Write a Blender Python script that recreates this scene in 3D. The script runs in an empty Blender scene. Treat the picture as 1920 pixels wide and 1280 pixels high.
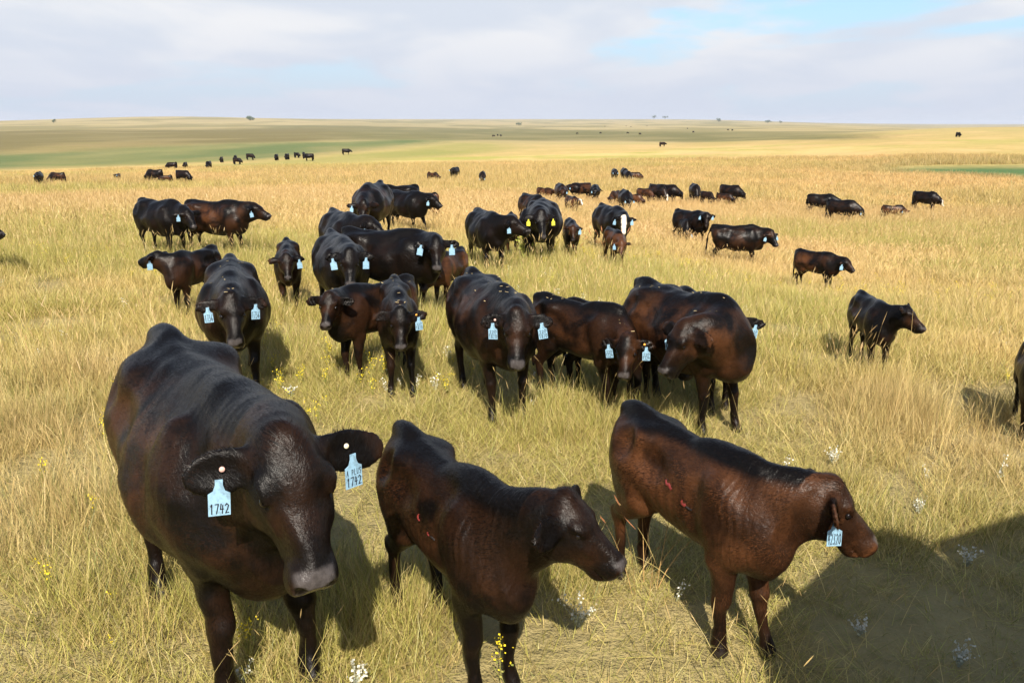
import bpy, math, random, time
import numpy as np
from mathutils import Vector, Matrix
from mathutils.bvhtree import BVHTree
T_START = time.time()
random.seed(7)
SC = bpy.context.scene
COL = SC.collection
R = math.radians

# ------------------------------------------------------------------ camera, sky, sun, exposure
PITCH, CAM_H, FPX = R(14.9), 2.75, 1536.0            # a person standing on a truck bed, 29 mm lens
cam_data = bpy.data.cameras.new('camera')
cam_data.sensor_width = 36.0
cam_data.lens = 36.0 * FPX / 1920.0
cam_data.clip_start, cam_data.clip_end = 0.05, 60000.0
cam = bpy.data.objects.new('camera', cam_data)
COL.objects.link(cam)
cam.location = (0, 0, CAM_H)
cam.rotation_euler = (R(90) - PITCH, 0, 0)
SC.camera = cam

SUN_EL, SUN_AZ = R(43), R(4)          # shadows run away from the camera, a touch to the left
world = bpy.data.worlds.new('World')
SC.world = world
world.use_nodes = True
def build_world():
    nt = world.node_tree
    nt.nodes.clear()
    N, L = nt.nodes.new, nt.links.new
    def math_(op, a, b=None, clamp=False):
        n = N('ShaderNodeMath'); n.operation = op; n.use_clamp = clamp
        for i, v in enumerate((a, b)):
            if v is None: continue
            if isinstance(v, (int, float)): n.inputs[i].default_value = v
            else: L(v, n.inputs[i])
        return n.outputs[0]
    def mix(f, a, b):
        n = N('ShaderNodeMix'); n.data_type = 'RGBA'
        for s, v in ((n.inputs['Factor'], f), (n.inputs['A'], a), (n.inputs['B'], b)):
            if isinstance(v, (int, float)): s.default_value = v
            elif isinstance(v, tuple): s.default_value = (*v, 1)
            else: L(v, s)
        return [o for o in n.outputs if o.type == 'RGBA'][0]
    def ramp(v, lo, hi):
        n = N('ShaderNodeMapRange'); n.interpolation_type = 'SMOOTHSTEP'
        L(v, n.inputs['Value']); n.inputs['From Min'].default_value = lo; n.inputs['From Max'].default_value = hi
        return n.outputs['Result']
    def noise(vec, scale, detail, rough=.55, dist=0.0):
        n = N('ShaderNodeTexNoise'); n.inputs['Scale'].default_value = scale; n.inputs['Detail'].default_value = detail
        n.inputs['Roughness'].default_value = rough; n.inputs['Distortion'].default_value = dist
        L(vec, n.inputs['Vector']); return n.outputs['Fac']
    sky = N('ShaderNodeTexSky'); sky.sky_type = 'NISHITA'; sky.sun_disc = False
    sky.sun_elevation = SUN_EL; sky.sun_rotation = R(180) + SUN_AZ
    sky.air_density = 1.0; sky.dust_density = 1.2; sky.ozone_density = 1.5
    tc = N('ShaderNodeTexCoord'); sep = N('ShaderNodeSeparateXYZ'); L(tc.outputs['Generated'], sep.inputs[0])
    z = math_('MAXIMUM', sep.outputs['Z'], 0.0)
    zz = math_('ADD', z, 0.16)
    cmb = N('ShaderNodeCombineXYZ')
    L(math_('DIVIDE', sep.outputs['X'], zz), cmb.inputs[0]); L(math_('MULTIPLY', math_('DIVIDE', sep.outputs['Y'], zz), .8), cmb.inputs[1])
    off = N('ShaderNodeVectorMath'); off.operation = 'ADD'; L(cmb.outputs[0], off.inputs[0]); off.inputs[1].default_value = CLOUD_OFF
    p = off.outputs[0]
    big = noise(p, 0.75, 8.0, .52, .3)
    cover = ramp(big, COV[0], COV[1])
    shade = noise(p, 1.3, 6.0, .5, .35)
    lit = ramp(shade, .36, .64)
    cloud = mix(lit, (4.35, 4.7, 5.3), (5.5, 5.55, 5.7))         # a tenth of it after the background strength
    blue = mix(.6, sky.outputs[0], (2.9, 4.9, 6.6))
    # overhead the layer opens up: deep clear sky between fewer clouds
    up = ramp(sep.outputs['Z'], .17, .48)
    cover2 = math_('MULTIPLY', cover, math_('SUBTRACT', 1.0, math_('MULTIPLY', up, .94)))
    sky_up = mix(up, blue, sky.outputs[0])
    c = mix(cover2, sky_up, cloud)
    hz = ramp(sep.outputs['Z'], .0, .13)
    c = mix(math_('MULTIPLY', math_('SUBTRACT', 1.0, hz), .85), c, (4.0, 4.3, 5.05))
    bg = N('ShaderNodeBackground'); bg.inputs['Strength'].default_value = 0.10
    L(c, bg.inputs['Color'])
    out = N('ShaderNodeOutputWorld'); L(bg.outputs[0], out.inputs['Surface'])
CLOUD_OFF, COV = (7.9, 11.5, 0.0), (.36, .46)
build_world()
sun_data = bpy.data.lights.new('sun', 'SUN')
sun_data.energy, sun_data.angle, sun_data.color = 5.0, R(0.53), (1.0, .915, .79)
sun = bpy.data.objects.new('sun', sun_data)
COL.objects.link(sun)
_d = Vector((-math.sin(SUN_AZ) * math.cos(SUN_EL), math.cos(SUN_AZ) * math.cos(SUN_EL), -math.sin(SUN_EL)))
sun.rotation_euler = _d.to_track_quat('-Z', 'Y').to_euler()
SC.view_settings.view_transform = 'Standard'
SC.view_settings.look = 'None'
SC.view_settings.gamma = 1.0
SC.view_settings.use_curve_mapping = False
SC.view_settings.exposure = 0.72
SC.render.engine = 'CYCLES'
SC.cycles.max_bounces = 6
SC.cycles.diffuse_bounces = 3
SC.cycles.use_denoising = True

# ------------------------------------------------------------------ helpers
def tag(o, label=None, cat=None, group=None, kind=None):
    if label: o['label'] = label
    if cat: o['category'] = cat
    if group: o['group'] = group
    if kind: o['kind'] = kind
    return o
def empty(name, loc, rz=0.0):
    o = bpy.data.objects.new(name, None); COL.objects.link(o)
    o.location = loc; o.rotation_euler = (0, 0, rz); o.empty_display_size = .2
    return o
def link_mesh(name, me, mat=None, parent=None):
    o = bpy.data.objects.new(name, me); COL.objects.link(o)
    if mat is not None and len(me.materials) == 0: me.materials.append(mat)
    if parent is not None: o.parent = parent
    return o
def np_mesh(name, V, F, smooth=True):
    """V (n,3), F (m,k) with one k."""
    V = np.asarray(V, np.float32); F = np.asarray(F, np.int32)
    me = bpy.data.meshes.new(name)
    k = F.shape[1]
    me.vertices.add(len(V)); me.vertices.foreach_set('co', V.ravel())
    me.loops.add(F.size); me.loops.foreach_set('vertex_index', F.ravel())
    me.polygons.add(len(F)); me.polygons.foreach_set('loop_start', np.arange(0, F.size, k, dtype=np.int32))
    me.polygons.foreach_set('use_smooth', np.full(len(F), smooth))
    me.update(calc_edges=True)
    return me
def set_attr(me, name, arr, typ='FLOAT', dom='POINT'):
    a = me.attributes.new(name, typ, dom)
    key = {'FLOAT': 'value', 'FLOAT_VECTOR': 'vector', 'FLOAT_COLOR': 'color', 'INT': 'value'}[typ]
    a.data.foreach_set(key, np.asarray(arr, np.int32 if typ == 'INT' else np.float32).ravel())
class NT:
    """short-hand for building a node material"""
    def __init__(s, name):
        s.mat = bpy.data.materials.new(name); s.mat.use_nodes = True
        s.nt = s.mat.node_tree; s.nt.nodes.clear()
        s.out = s.n('ShaderNodeOutputMaterial')
    def n(s, t, **kw):
        x = s.nt.nodes.new(t)
        for k, v in kw.items(): setattr(x, k, v)
        return x
    def set(s, sock, v):
        if isinstance(v, (int, float)): sock.default_value = v
        elif isinstance(v, tuple): sock.default_value = (*v, 1) if (len(v) == 3 and sock.type == 'RGBA') else v
        elif v is not None: s.nt.links.new(v, sock)
    def math(s, op, a, b=None, clamp=False):
        x = s.n('ShaderNodeMath', operation=op, use_clamp=clamp); s.set(x.inputs[0], a); s.set(x.inputs[1], b); return x.outputs[0]
    def mix(s, f, a, b, blend='MIX'):
        x = s.n('ShaderNodeMix', data_type='RGBA', blend_type=blend)
        s.set(x.inputs['Factor'], f)
        ia = [i for i in x.inputs if i.type == 'RGBA']
        s.set(ia[0], a); s.set(ia[1], b)
        return [o for o in x.outputs if o.type == 'RGBA'][0]
    def ramp(s, v, lo, hi, a=0.0, b=1.0):
        x = s.n('ShaderNodeMapRange', interpolation_type='SMOOTHSTEP')
        s.set(x.inputs['Value'], v)
        for k, q in (('From Min', lo), ('From Max', hi), ('To Min', a), ('To Max', b)): x.inputs[k].default_value = q
        return x.outputs['Result']
    def noise(s, vec, scale, detail=4.0, rough=.55, dist=0.0, out='Fac'):
        x = s.n('ShaderNodeTexNoise'); s.set(x.inputs['Vector'], vec)
        for k, q in (('Scale', scale), ('Detail', detail), ('Roughness', rough), ('Distortion', dist)): x.inputs[k].default_value = q
        return x.outputs[out]
    def mapping(s, vec, scale=(1, 1, 1), rot=(0, 0, 0), loc=(0, 0, 0)):
        x = s.n('ShaderNodeMapping'); s.set(x.inputs['Vector'], vec)
        x.inputs['Scale'].default_value = scale; x.inputs['Rotation'].default_value = rot; x.inputs['Location'].default_value = loc
        return x.outputs[0]
    def attr(s, name, typ='GEOMETRY', out='Fac'):
        x = s.n('ShaderNodeAttribute', attribute_name=name, attribute_type=typ); return x.outputs[out]
    def bump(s, h, strength, dist, normal=None):
        x = s.n('ShaderNodeBump'); s.set(x.inputs['Height'], h); x.inputs['Strength'].default_value = strength; x.inputs['Distance'].default_value = dist
        s.set(x.inputs['Normal'], normal); return x.outputs[0]
    def pbsdf(s, **kw):
        x = s.n('ShaderNodeBsdfPrincipled')
        for k, v in kw.items(): s.set(x.inputs[k.replace('_', ' ')], v)
        s.nt.links.new(x.outputs[0], s.out.inputs['Surface'])
        return x
def simple_mat(name, col, rough=.6, **kw):
    t = NT(name); t.pbsdf(Base_Color=col, Roughness=rough, **kw); return t.mat
# lattice noise for laying out terrain and vegetation
_rng = np.random.default_rng(11)
_LAT = _rng.random((256, 256)).astype(np.float32)
def vnoise(x, y):
    xi = np.floor(x).astype(int); yi = np.floor(y).astype(int)
    fx = x - xi; fy = y - yi
    fx = fx * fx * (3 - 2 * fx); fy = fy * fy * (3 - 2 * fy)
    a = _LAT[xi & 255, yi & 255]; b = _LAT[(xi + 1) & 255, yi & 255]
    c = _LAT[xi & 255, (yi + 1) & 255]; d = _LAT[(xi + 1) & 255, (yi + 1) & 255]
    return (a * (1 - fx) + b * fx) * (1 - fy) + (c * (1 - fx) + d * fx) * fy
def fbm(x, y, oct=4):
    r = 0; amp = .5; tot = 0
    for i in range(oct):
        r = r + amp * vnoise(x * 2 ** i + 17.3 * i, y * 2 ** i + 5.1 * i); tot += amp; amp *= .5
    return r / tot
def sstep(v, a, b):
    t = np.clip((v - a) / (b - a), 0, 1); return t * t * (3 - 2 * t)

# ------------------------------------------------------------------ terrain: gently falling prairie, valley, rises on the horizon
_DK = np.array([0, 12, 17, 22, 30, 46, 60, 80, 100, 140, 190, 250, 300, 450, 700, 1000, 1600, 2500, 4500, 9000], float)
_L, _M = [2.75, 2.68, 2.66, 2.80, 3.35, 4.40, 5.05, 5.55], [2.75, 2.75, 2.76, 2.92, 3.42, 4.45, 5.05, 5.55]
_Q, _R = [2.75, 2.82, 3.20, 3.62, 4.25, 5.15, 5.45, 5.65], [2.75, 2.88, 3.35, 3.82, 4.45, 5.30, 5.60, 5.70]
_AZ = {  # tangent of the azimuth -> metres below the viewer's eye at each distance
    -.95: _L + [5.9, 6.9, 7.4, 7.0, 6.3, 6.2, 6.0, 5.2, 2.0, -1.0, -6, -6],
    -.64: _L + [5.9, 6.9, 7.4, 7.0, 6.3, 6.3, 6.0, 5.2, 2.0, -3.0, -6, -6],
    -.41: _L + [5.9, 6.9, 7.4, 7.0, 6.2, 6.3, 6.2, 5.4, 0.0, -20., -24, -20],
    -.21: _L + [5.9, 6.8, 7.4, 7.1, 6.5, 6.6, 7.0, 6.5, 3.0, -10., -20, -20],
    .0:   _M + [5.9, 6.3, 6.7, 7.0, 7.2, 8.0, 9.2, 9.6, 8.0, 1.0, -22, -20],
    .23:  _Q + [5.9, 5.8, 5.6, 5.4, 6.8, 7.5, 6.2, 7.0, 6.0, 1.0, -20, -20],
    .35:  _R + [5.8, 5.4, 5.0, 4.4, 4.6, 5.5, 5.2, 5.0, 5.0, 3.0, -3, -4],
    .49:  _R + [5.6, 4.6, 3.5, 2.2, 1.5, 2.6, 6.0, 8.0, 9.0, 12., 12, 10],
    .65:  _R + [5.6, 4.6, 3.4, 1.8, 0.9, 2.0, 6.0, 8.0, 9.0, 12., 12, 10],
    .95:  _R + [5.6, 4.6, 3.4, 1.8, 0.9, 2.0, 6.0, 8.0, 9.0, 12., 12, 10],
}
_lk = np.log(_DK + 6)
_gl = np.linspace(_lk[0], _lk[-1], 260); _ga = np.linspace(-.95, .95, 90)
_cols = np.array([np.interp(_gl, _lk, _AZ[a]) for a in sorted(_AZ)])
_TAB = np.array([[np.interp(t, sorted(_AZ), _cols[:, i]) for i in range(260)] for t in _ga])
for _ in range(10):
    q = np.pad(_TAB, 1, mode='edge')
    _TAB = .4 * _TAB + .15 * (q[:-2, 1:-1] + q[2:, 1:-1] + q[1:-1, :-2] + q[1:-1, 2:])
def ground_z(x, y):
    x = np.asarray(x, float); y = np.asarray(y, float)
    d = np.hypot(x, y); t = np.where(y > .5, x / np.maximum(y, .5), np.sign(x) * .95)
    fl = (np.log(d + 6) - _gl[0]) / (_gl[-1] - _gl[0]) * 259; fa = (np.clip(t, -.95, .95) + .95) / 1.9 * 89
    i = np.clip(fl.astype(int), 0, 258); j = np.clip(fa.astype(int), 0, 88); u = np.clip(fl - i, 0, 1); v = np.clip(fa - j, 0, 1)
    D = (_TAB[j, i] * (1 - u) + _TAB[j, i + 1] * u) * (1 - v) + (_TAB[j + 1, i] * (1 - u) + _TAB[j + 1, i + 1] * u) * v
    D = np.where(y > .5, D, 2.75)
    und = (fbm(x * .05, y * .05, 3) - .5) * .22 * sstep(d, 14, 40) + (fbm(x * .008 + 9, y * .008, 3) - .5) * 1.5 * sstep(d, 120, 500) \
        + (fbm(x * .6, y * .6, 2) - .5) * .05
    return 2.75 - D + und
def gz(x, y): return float(ground_z(np.array([x]), np.array([y]))[0])
_cp, _sp = math.cos(PITCH), math.sin(PITCH)
def survey(u, v, h=0.0):
    """the place on the prairie (h metres above it) that the photograph shows at pixel u, v"""
    a, b = (u - 960) / FPX, -(v - 640) / FPX
    r = (a, _cp + b * _sp, -_sp + b * _cp)
    t = np.exp(np.linspace(math.log(1.0), math.log(9000), 1400))
    X, Y, Z = r[0] * t, r[1] * t, CAM_H + r[2] * t
    below = np.nonzero(Z < ground_z(X, Y) + h)[0]
    i = below[0] if len(below) else 1399
    lo, hi = t[max(i - 1, 0)], t[i]
    for _ in range(24):
        m = (lo + hi) / 2
        if CAM_H + r[2] * m < gz(r[0] * m, r[1] * m) + h: hi = m
        else: lo = m
    return Vector((r[0] * hi, r[1] * hi, CAM_H + r[2] * hi))
def project(P):
    q = (P[0], P[1], P[2] - CAM_H); d = q[1] * _cp - q[2] * _sp
    return 960 + FPX * q[0] / d, 640 - FPX * (q[1] * _sp + q[2] * _cp) / d, d
def region(pts):
    return np.array([survey(u, v)[:2] for u, v in pts])
def inside(poly, x, y):
    c = np.zeros(x.shape, bool); n = len(poly)
    for i in range(n):
        (x1, y1), (x2, y2) = poly[i], poly[(i + 1) % n]
        cond = ((y1 > y) != (y2 > y)) & (x < (x2 - x1) * (y - y1) / (y2 - y1 + 1e-12) + x1)
        c ^= cond
    return c
VALLEY = region([(-500, 330), (0, 317), (330, 306), (480, 300), (640, 285), (760, 275), (862, 263), (780, 262), (600, 266), (420, 270), (250, 276), (100, 286), (-500, 300)])
VALLEY_LIGHT = region([(330, 312), (480, 304), (640, 289), (760, 278), (880, 266), (1000, 272), (860, 290), (640, 306), (480, 314)])
SLOUGH = region([(1650, 318), (1690, 312), (1790, 309), (2300, 306), (2300, 338), (1900, 332), (1800, 326), (1700, 322)])
OLIVE = region([(430, 254), (430, 242), (560, 234), (760, 237), (1000, 241), (1200, 247), (1420, 248), (1640, 252), (1640, 262), (1400, 263), (1150, 264), (900, 262), (600, 263)])
OLIVE_LEFT = region([(-500, 288), (-500, 246), (60, 245), (200, 242), (420, 243), (640, 238), (640, 264), (420, 272), (250, 280), (120, 289)])
STRAW, ORANGE = np.array([.66, .48, .195]), np.array([.58, .375, .170])
GREEN, DEEP, OLIV = np.array([.395, .368, .092]), np.array([.120, .150, .058]), np.array([.175, .160, .068])
def veg(x, y):
    """what grows where: colour of the sward (r,g,b) and its height factor"""
    d = np.hypot(x, y)
    a = fbm(x * .11 + 3, y * .11 + 7, 4); b = fbm(x * .035 + 31, y * .035 + 13, 4); c = fbm(x * .6, y * .6, 3); e = fbm(x * .012 + 5, y * .004 + 40, 4)
    g = sstep(a * .5 + b * .35 + c * .15, .35, .57) * (1 - .10 * sstep(d, 20, 60))
    o = sstep(fbm(x * .05 + 77, y * .06 + 1, 4), .44, .62) * sstep(d, 9, 34) * .6
    o = np.maximum(o, .55 * sstep(d, 48, 75) * (1 - sstep(d, 260, 330)) * sstep(fbm(x * .02, y * .03 + 9, 3), .25, .5))
    col = STRAW[None] * (1 - g)[:, None] + GREEN[None] * g[:, None]
    col = col * (1 - o)[:, None] * 1.0 + ORANGE[None] * o[:, None]
    far = sstep(d, 130, 420)
    band = np.array([.42, .335, .170])[None] * (.75 + .5 * e)[:, None] * (1 - .7 * sstep(e, .42, .6))[:, None] + OLIV[None] * (.7 * sstep(e, .42, .6))[:, None]
    col = col * (1 - far)[:, None] + band * far[:, None]
    wob = lambda s, k: (x + (fbm(x * s, y * s, 3) - .5) * k * d, y + (fbm(x * s + 50, y * s, 3) - .5) * k * d)
    wx, wy = wob(.03, .05)
    for poly, c2, w in ((OLIVE, OLIV, 1.0), (OLIVE_LEFT, OLIV * np.array([1.08, .98, 1.0]), 1.0), (VALLEY_LIGHT, np.array([.28, .28, .08]), .9), (VALLEY, DEEP * 1.15, 1.0), (SLOUGH, np.array([.095, .165, .060]), 1.0)):
        m = np.zeros(len(x))
        for jx, jy in ((-1, .2), (.6, -1), (.3, .9), (1, .1), (-.5, -.6), (-.2, .5), (.8, .6), (-.8, .8)):
            q = d * .030 + 1.5
            m = m + inside(poly, wx + jx * q * .6, wy + jy * q * (1 + d * .004)) / 8.0
        m = m * w * (.70 + .30 * sstep(fbm(x * .03 + 8, y * .012, 4), .3, .6))
        col = col * (1 - m)[:, None] + c2[None] * m[:, None]
    hgt = .75 + .55 * sstep(b * .6 + a * .4, .42, .62)
    hgt = hgt * (1 - sstep(-d, -12, -6) * (1 - np.clip(.42 + .7 * sstep(fbm(x * .7 + 3, y * .7, 3), .5, .72) , .3, 1)))
    return col, hgt, g
def build_terrain():
    ang = np.linspace(-R(56), R(56), 420)
    dd = np.concatenate([np.linspace(0.8, 14, 90), np.exp(np.linspace(math.log(14.2), math.log(14000), 460))])
    A, D = np.meshgrid(ang, dd, indexing='ij')
    X, Y = np.sin(A) * D, np.cos(A) * D
    Zs = ground_z(X.ravel(), Y.ravel())
    V = np.stack([X.ravel(), Y.ravel(), Zs], 1)
    n, m = A.shape
    i = np.arange((n - 1) * m).reshape(n - 1, m)[:, :-1].ravel()
    F = np.stack([i, i + m, i + m + 1, i + 1], 1)
    # the rest of the sheet, behind and beside the viewer, all the way round
    ang2 = np.linspace(R(56), R(304), 60); dd2 = dd[::6]
    A2, D2 = np.meshgrid(ang2, dd2, indexing='ij')
    X2, Y2 = np.sin(A2) * D2, np.cos(A2) * D2
    V2 = np.stack([X2.ravel(), Y2.ravel(), ground_z(X2.ravel(), Y2.ravel()) - .01], 1)
    n2, m2 = A2.shape
    i2 = np.arange((n2 - 1) * m2).reshape(n2 - 1, m2)[:, :-1].ravel() + len(V)
    F2 = np.stack([i2, i2 + m2, i2 + m2 + 1, i2 + 1], 1)
    V = np.vstack([V, V2]); F = np.vstack([F, F2])[:, ::-1]
    me = np_mesh('ground', V, F)
    col, h, g = veg(V[:, 0], V[:, 1])
    set_attr(me, 'sward', np.hstack([col, np.ones((len(col), 1))]), 'FLOAT_COLOR')
    t = NT('ground_sward')
    geo = t.n('ShaderNodeNewGeometry'); pos = geo.outputs['Position']
    base = t.attr('sward', out='Color')
    ln = t.n('ShaderNodeVectorMath', operation='LENGTH'); t.set(ln.inputs[0], pos)
    dist = ln.outputs['Value']
    near = t.ramp(dist, 10, 60, 1.0, 0.0)
    n1 = t.noise(pos, 5.0, 6.0, .7); n2 = t.noise(t.mapping(pos, (.12, .5, .3)), 1.0, 5.0, .6); n3 = t.noise(t.mapping(pos, (.9, .9, .9)), 1.0, 5.0, .65)
    thatch = t.mix(n1, (.17, .120, .075), (.46, .35, .19))
    c = t.mix(t.math('MULTIPLY', near, .75), base, thatch)
    c = t.mix(t.math('MULTIPLY', t.ramp(n3, .3, .7), .30), c, t.mix(1.0, c, (.62, .66, .60), 'MULTIPLY'))
    c = t.mix(t.math('MULTIPLY', t.ramp(n2, .35, .65), .30), c, t.mix(1.0, c, (.68, .74, .62), 'MULTIPLY'))
    bm = t.bump(t.noise(pos, 3.0, 6.0, .75), .7, .25)
    t.pbsdf(Base_Color=c, Roughness=.95, Specular_IOR_Level=.1, Normal=bm)
    o = link_mesh('ground', me, t.mat)
    tag(o, 'dry golden prairie rolling away to low hills', 'ground', kind='structure')
build_terrain()
print('terrain', round(time.time() - T_START, 1))

# ------------------------------------------------------------------ cattle: one continuous body grown from a distance field
class Vol:
    def __init__(s, lo, hi, h):
        s.h = h; s.lo = np.array(lo, np.float32); n = np.ceil((np.array(hi) - lo) / h).astype(int) + 1; s.n = n
        s.ax = [(s.lo[i] + np.arange(n[i]) * h).astype(np.float32) for i in range(3)]
        s.d = np.full(n, .6, np.float32)
    def view(s, lo, hi, pad):
        a = [int(np.clip(math.floor((lo[i] - pad - s.lo[i]) / s.h), 0, s.n[i])) for i in range(3)]
        b = [int(np.clip(math.ceil((hi[i] + pad - s.lo[i]) / s.h) + 1, 0, s.n[i])) for i in range(3)]
        if any(b[i] - a[i] < 1 for i in range(3)): return None
        sl = tuple(slice(a[i], b[i]) for i in range(3))
        return sl, s.ax[0][sl[0]][:, None, None], s.ax[1][sl[1]][None, :, None], s.ax[2][sl[2]][None, None, :]
    def merge(s, sl, f, k, sub=False):
        d = s.d[sl]
        if sub:
            f = -f; h = np.maximum(k - np.abs(d - f), 0) / k
            s.d[sl] = np.maximum(d, f) + h * h * k * .25
        else:
            h = np.maximum(k - np.abs(d - f), 0) / k
            s.d[sl] = np.minimum(d, f) - h * h * k * .25
    def ellipsoid(s, c, r, M=None, k=.05, sub=False):
        """M rows = axes"""
        M = np.eye(3) if M is None else M
        ext = np.sqrt(((M * np.array(r)[:, None]) ** 2).sum(0)); c = np.array(c, float)
        v = s.view(c - ext, c + ext, k + 2 * s.h)
        if v is None: return
        sl, X, Y, Z = v; X = X - c[0]; Y = Y - c[1]; Z = Z - c[2]
        q = [(M[i, 0] * X + M[i, 1] * Y + M[i, 2] * Z) for i in range(3)]
        k0 = np.sqrt(sum((q[i] / r[i]) ** 2 for i in range(3))) + 1e-6; k1 = np.sqrt(sum((q[i] / r[i] ** 2) ** 2 for i in range(3))) + 1e-6
        s.merge(sl, (k0 * (k0 - 1) / k1).astype(np.float32), k, sub)
    def tube(s, pts, rs, k=.05, side=None):
        """chain of elliptical capsules: rs = list of (r_side, r_other)"""
        rmin = .75 * s.h
        for (a, b, ra, rb) in zip(pts[:-1], pts[1:], rs[:-1], rs[1:]):
            a = np.array(a, float); b = np.array(b, float); ab = b - a; L2 = ab @ ab; t = ab / math.sqrt(L2)
            n = np.array(side if side is not None else (0, 1, 0), float); n = n - (n @ t) * t; n /= np.linalg.norm(n); u = np.cross(t, n)
            ra = [max(q, rmin) for q in ra]; rb = [max(q, rmin) for q in rb]
            mx = max(*ra, *rb)
            v = s.view(np.minimum(a, b) - mx, np.maximum(a, b) + mx, k + 2 * s.h)
            if v is None: continue
            sl, X, Y, Z = v; X = X - a[0]; Y = Y - a[1]; Z = Z - a[2]
            hh = np.clip((X * ab[0] + Y * ab[1] + Z * ab[2]) / L2, 0, 1)
            X = X - hh * ab[0]; Y = Y - hh * ab[1]; Z = Z - hh * ab[2]
            r0 = ra[0] + hh * (rb[0] - ra[0]); r1 = ra[1] + hh * (rb[1] - ra[1]); r2 = np.minimum(r0, r1)
            qn = X * n[0] + Y * n[1] + Z * n[2]; qu = X * u[0] + Y * u[1] + Z * u[2]; qt = X * t[0] + Y * t[1] + Z * t[2]
            f = (np.sqrt((qn / r0) ** 2 + (qu / r1) ** 2 + (qt / r2) ** 2) - 1) * r2
            s.merge(sl, f.astype(np.float32), k)
    def profile(s, o, M, L, xs, top, bot, wid, k, pw=2.3, narrow=.2, mid=.5, sw=15):
        """barrel with its own top line, bottom line and half width; o origin, M rows = axes (forward, left, up)"""
        M = np.array(M, float); o = np.array(o, float)
        cs = np.array([o + M[0] * x + M[1] * y + M[2] * z for x in (xs[0], xs[-1]) for y in (-max(wid), max(wid)) for z in (min(bot), max(top))])
        v = s.view(cs.min(0), cs.max(0), k + 2 * s.h)
        if v is None: return
        sl, X, Y, Z = v; X = X - o[0]; Y = Y - o[1]; Z = Z - o[2]
        x, y, z = [(M[i, 0] * X + M[i, 1] * Y + M[i, 2] * Z) for i in range(3)]
        xf = np.linspace(xs[0], xs[-1], 120)
        kr = np.hanning(sw + 2)[1:-1]; kr /= kr.sum()
        sm = lambda a: np.convolve(np.pad(np.interp(xf, xs, a), sw // 2, mode='edge'), kr, 'valid')
        tf, bf, wf = sm(top), sm(bot), sm(wid)
        T = np.interp(x, xf, tf); B = np.interp(x, xf, bf); W = np.interp(x, xf, wf)
        zc = B + (T - B) * mid; hz = np.where(z > zc, T - zc, zc - B)
        vv = (z - zc) / hz
        We = W * (1 - narrow * np.clip(vv, 0, 1) ** 1.6 - .10 * np.clip(-vv, 0, 1) ** 2)
        nn = (np.abs(y / We) ** pw + np.abs(vv) ** pw) ** (1 / pw)
        f = (nn - 1) * np.minimum(We, hz)
        f = np.maximum(f, np.maximum(x - xs[-1], xs[0] - x))
        s.merge(sl, f.astype(np.float32), k)
    def mesh(s, smooth=2):
        d = s.d; h = s.h; neg = d < 0
        c = [(i, j, k) for i in (0, 1) for j in (0, 1) for k in (0, 1)]
        n = np.array(d.shape) - 1
        cnt = np.zeros(n, np.int8)
        for i, j, k in c: cnt += neg[i:i + n[0], j:j + n[1], k:k + n[2]]
        mask = (cnt > 0) & (cnt < 8)
        ids = np.full(n, -1, np.int32); I = np.argwhere(mask); ids[mask] = np.arange(len(I))
        dv = [d[I[:, 0] + i, I[:, 1] + j, I[:, 2] + k] for i, j, k in c]
        acc = np.zeros((len(I), 3), np.float32); num = np.zeros(len(I), np.float32)
        for p in range(8):
            for q in range(p + 1, 8):
                dif = np.array(c[q]) - np.array(c[p])
                if np.abs(dif).sum() != 1: continue
                x = (dv[p] < 0) != (dv[q] < 0)
                t = dv[p][x] / (dv[p][x] - dv[q][x])
                acc[x] += np.array(c[p]) + t[:, None] * dif; num[x] += 1
        V = I + acc / num[:, None]
        F = []
        for ax in range(3):
            b, e = [q for q in range(3) if q != ax]
            sl0 = [slice(None)] * 3; sl1 = [slice(None)] * 3
            sl0[ax] = slice(0, -1); sl1[ax] = slice(1, None)
            ch = neg[tuple(sl0)] != neg[tuple(sl1)]
            E = np.argwhere(ch); E = E[(E[:, b] > 0) & (E[:, e] > 0) & (E[:, b] < n[b]) & (E[:, e] < n[e])]
            first = neg[E[:, 0], E[:, 1], E[:, 2]]
            def cell(ob, oe):
                q = E.copy(); q[:, b] += ob; q[:, e] += oe; return ids[q[:, 0], q[:, 1], q[:, 2]]
            quad = np.stack([cell(-1, -1), cell(0, -1), cell(0, 0), cell(-1, 0)], 1)
            flip = first if ax != 1 else ~first
            quad[~flip] = quad[~flip][:, ::-1]
            F.append(quad)
        F = np.concatenate(F)
        for _ in range(smooth):
            a = np.zeros_like(V); w = np.zeros(len(V), np.float32)
            for q in range(4):
                for r in (F[:, (q + 1) % 4], F[:, (q - 1) % 4]):
                    for ax in range(3): a[:, ax] += np.bincount(F[:, q], V[r, ax], len(V))
                    w += np.bincount(F[:, q], minlength=len(V))
            V = V * .5 + a / w[:, None] * .5
        return s.lo + V * h, F

def direction(yaw, pitch):
    return np.array([math.cos(yaw) * math.cos(pitch), math.sin(yaw) * math.cos(pitch), math.sin(pitch)])

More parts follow.
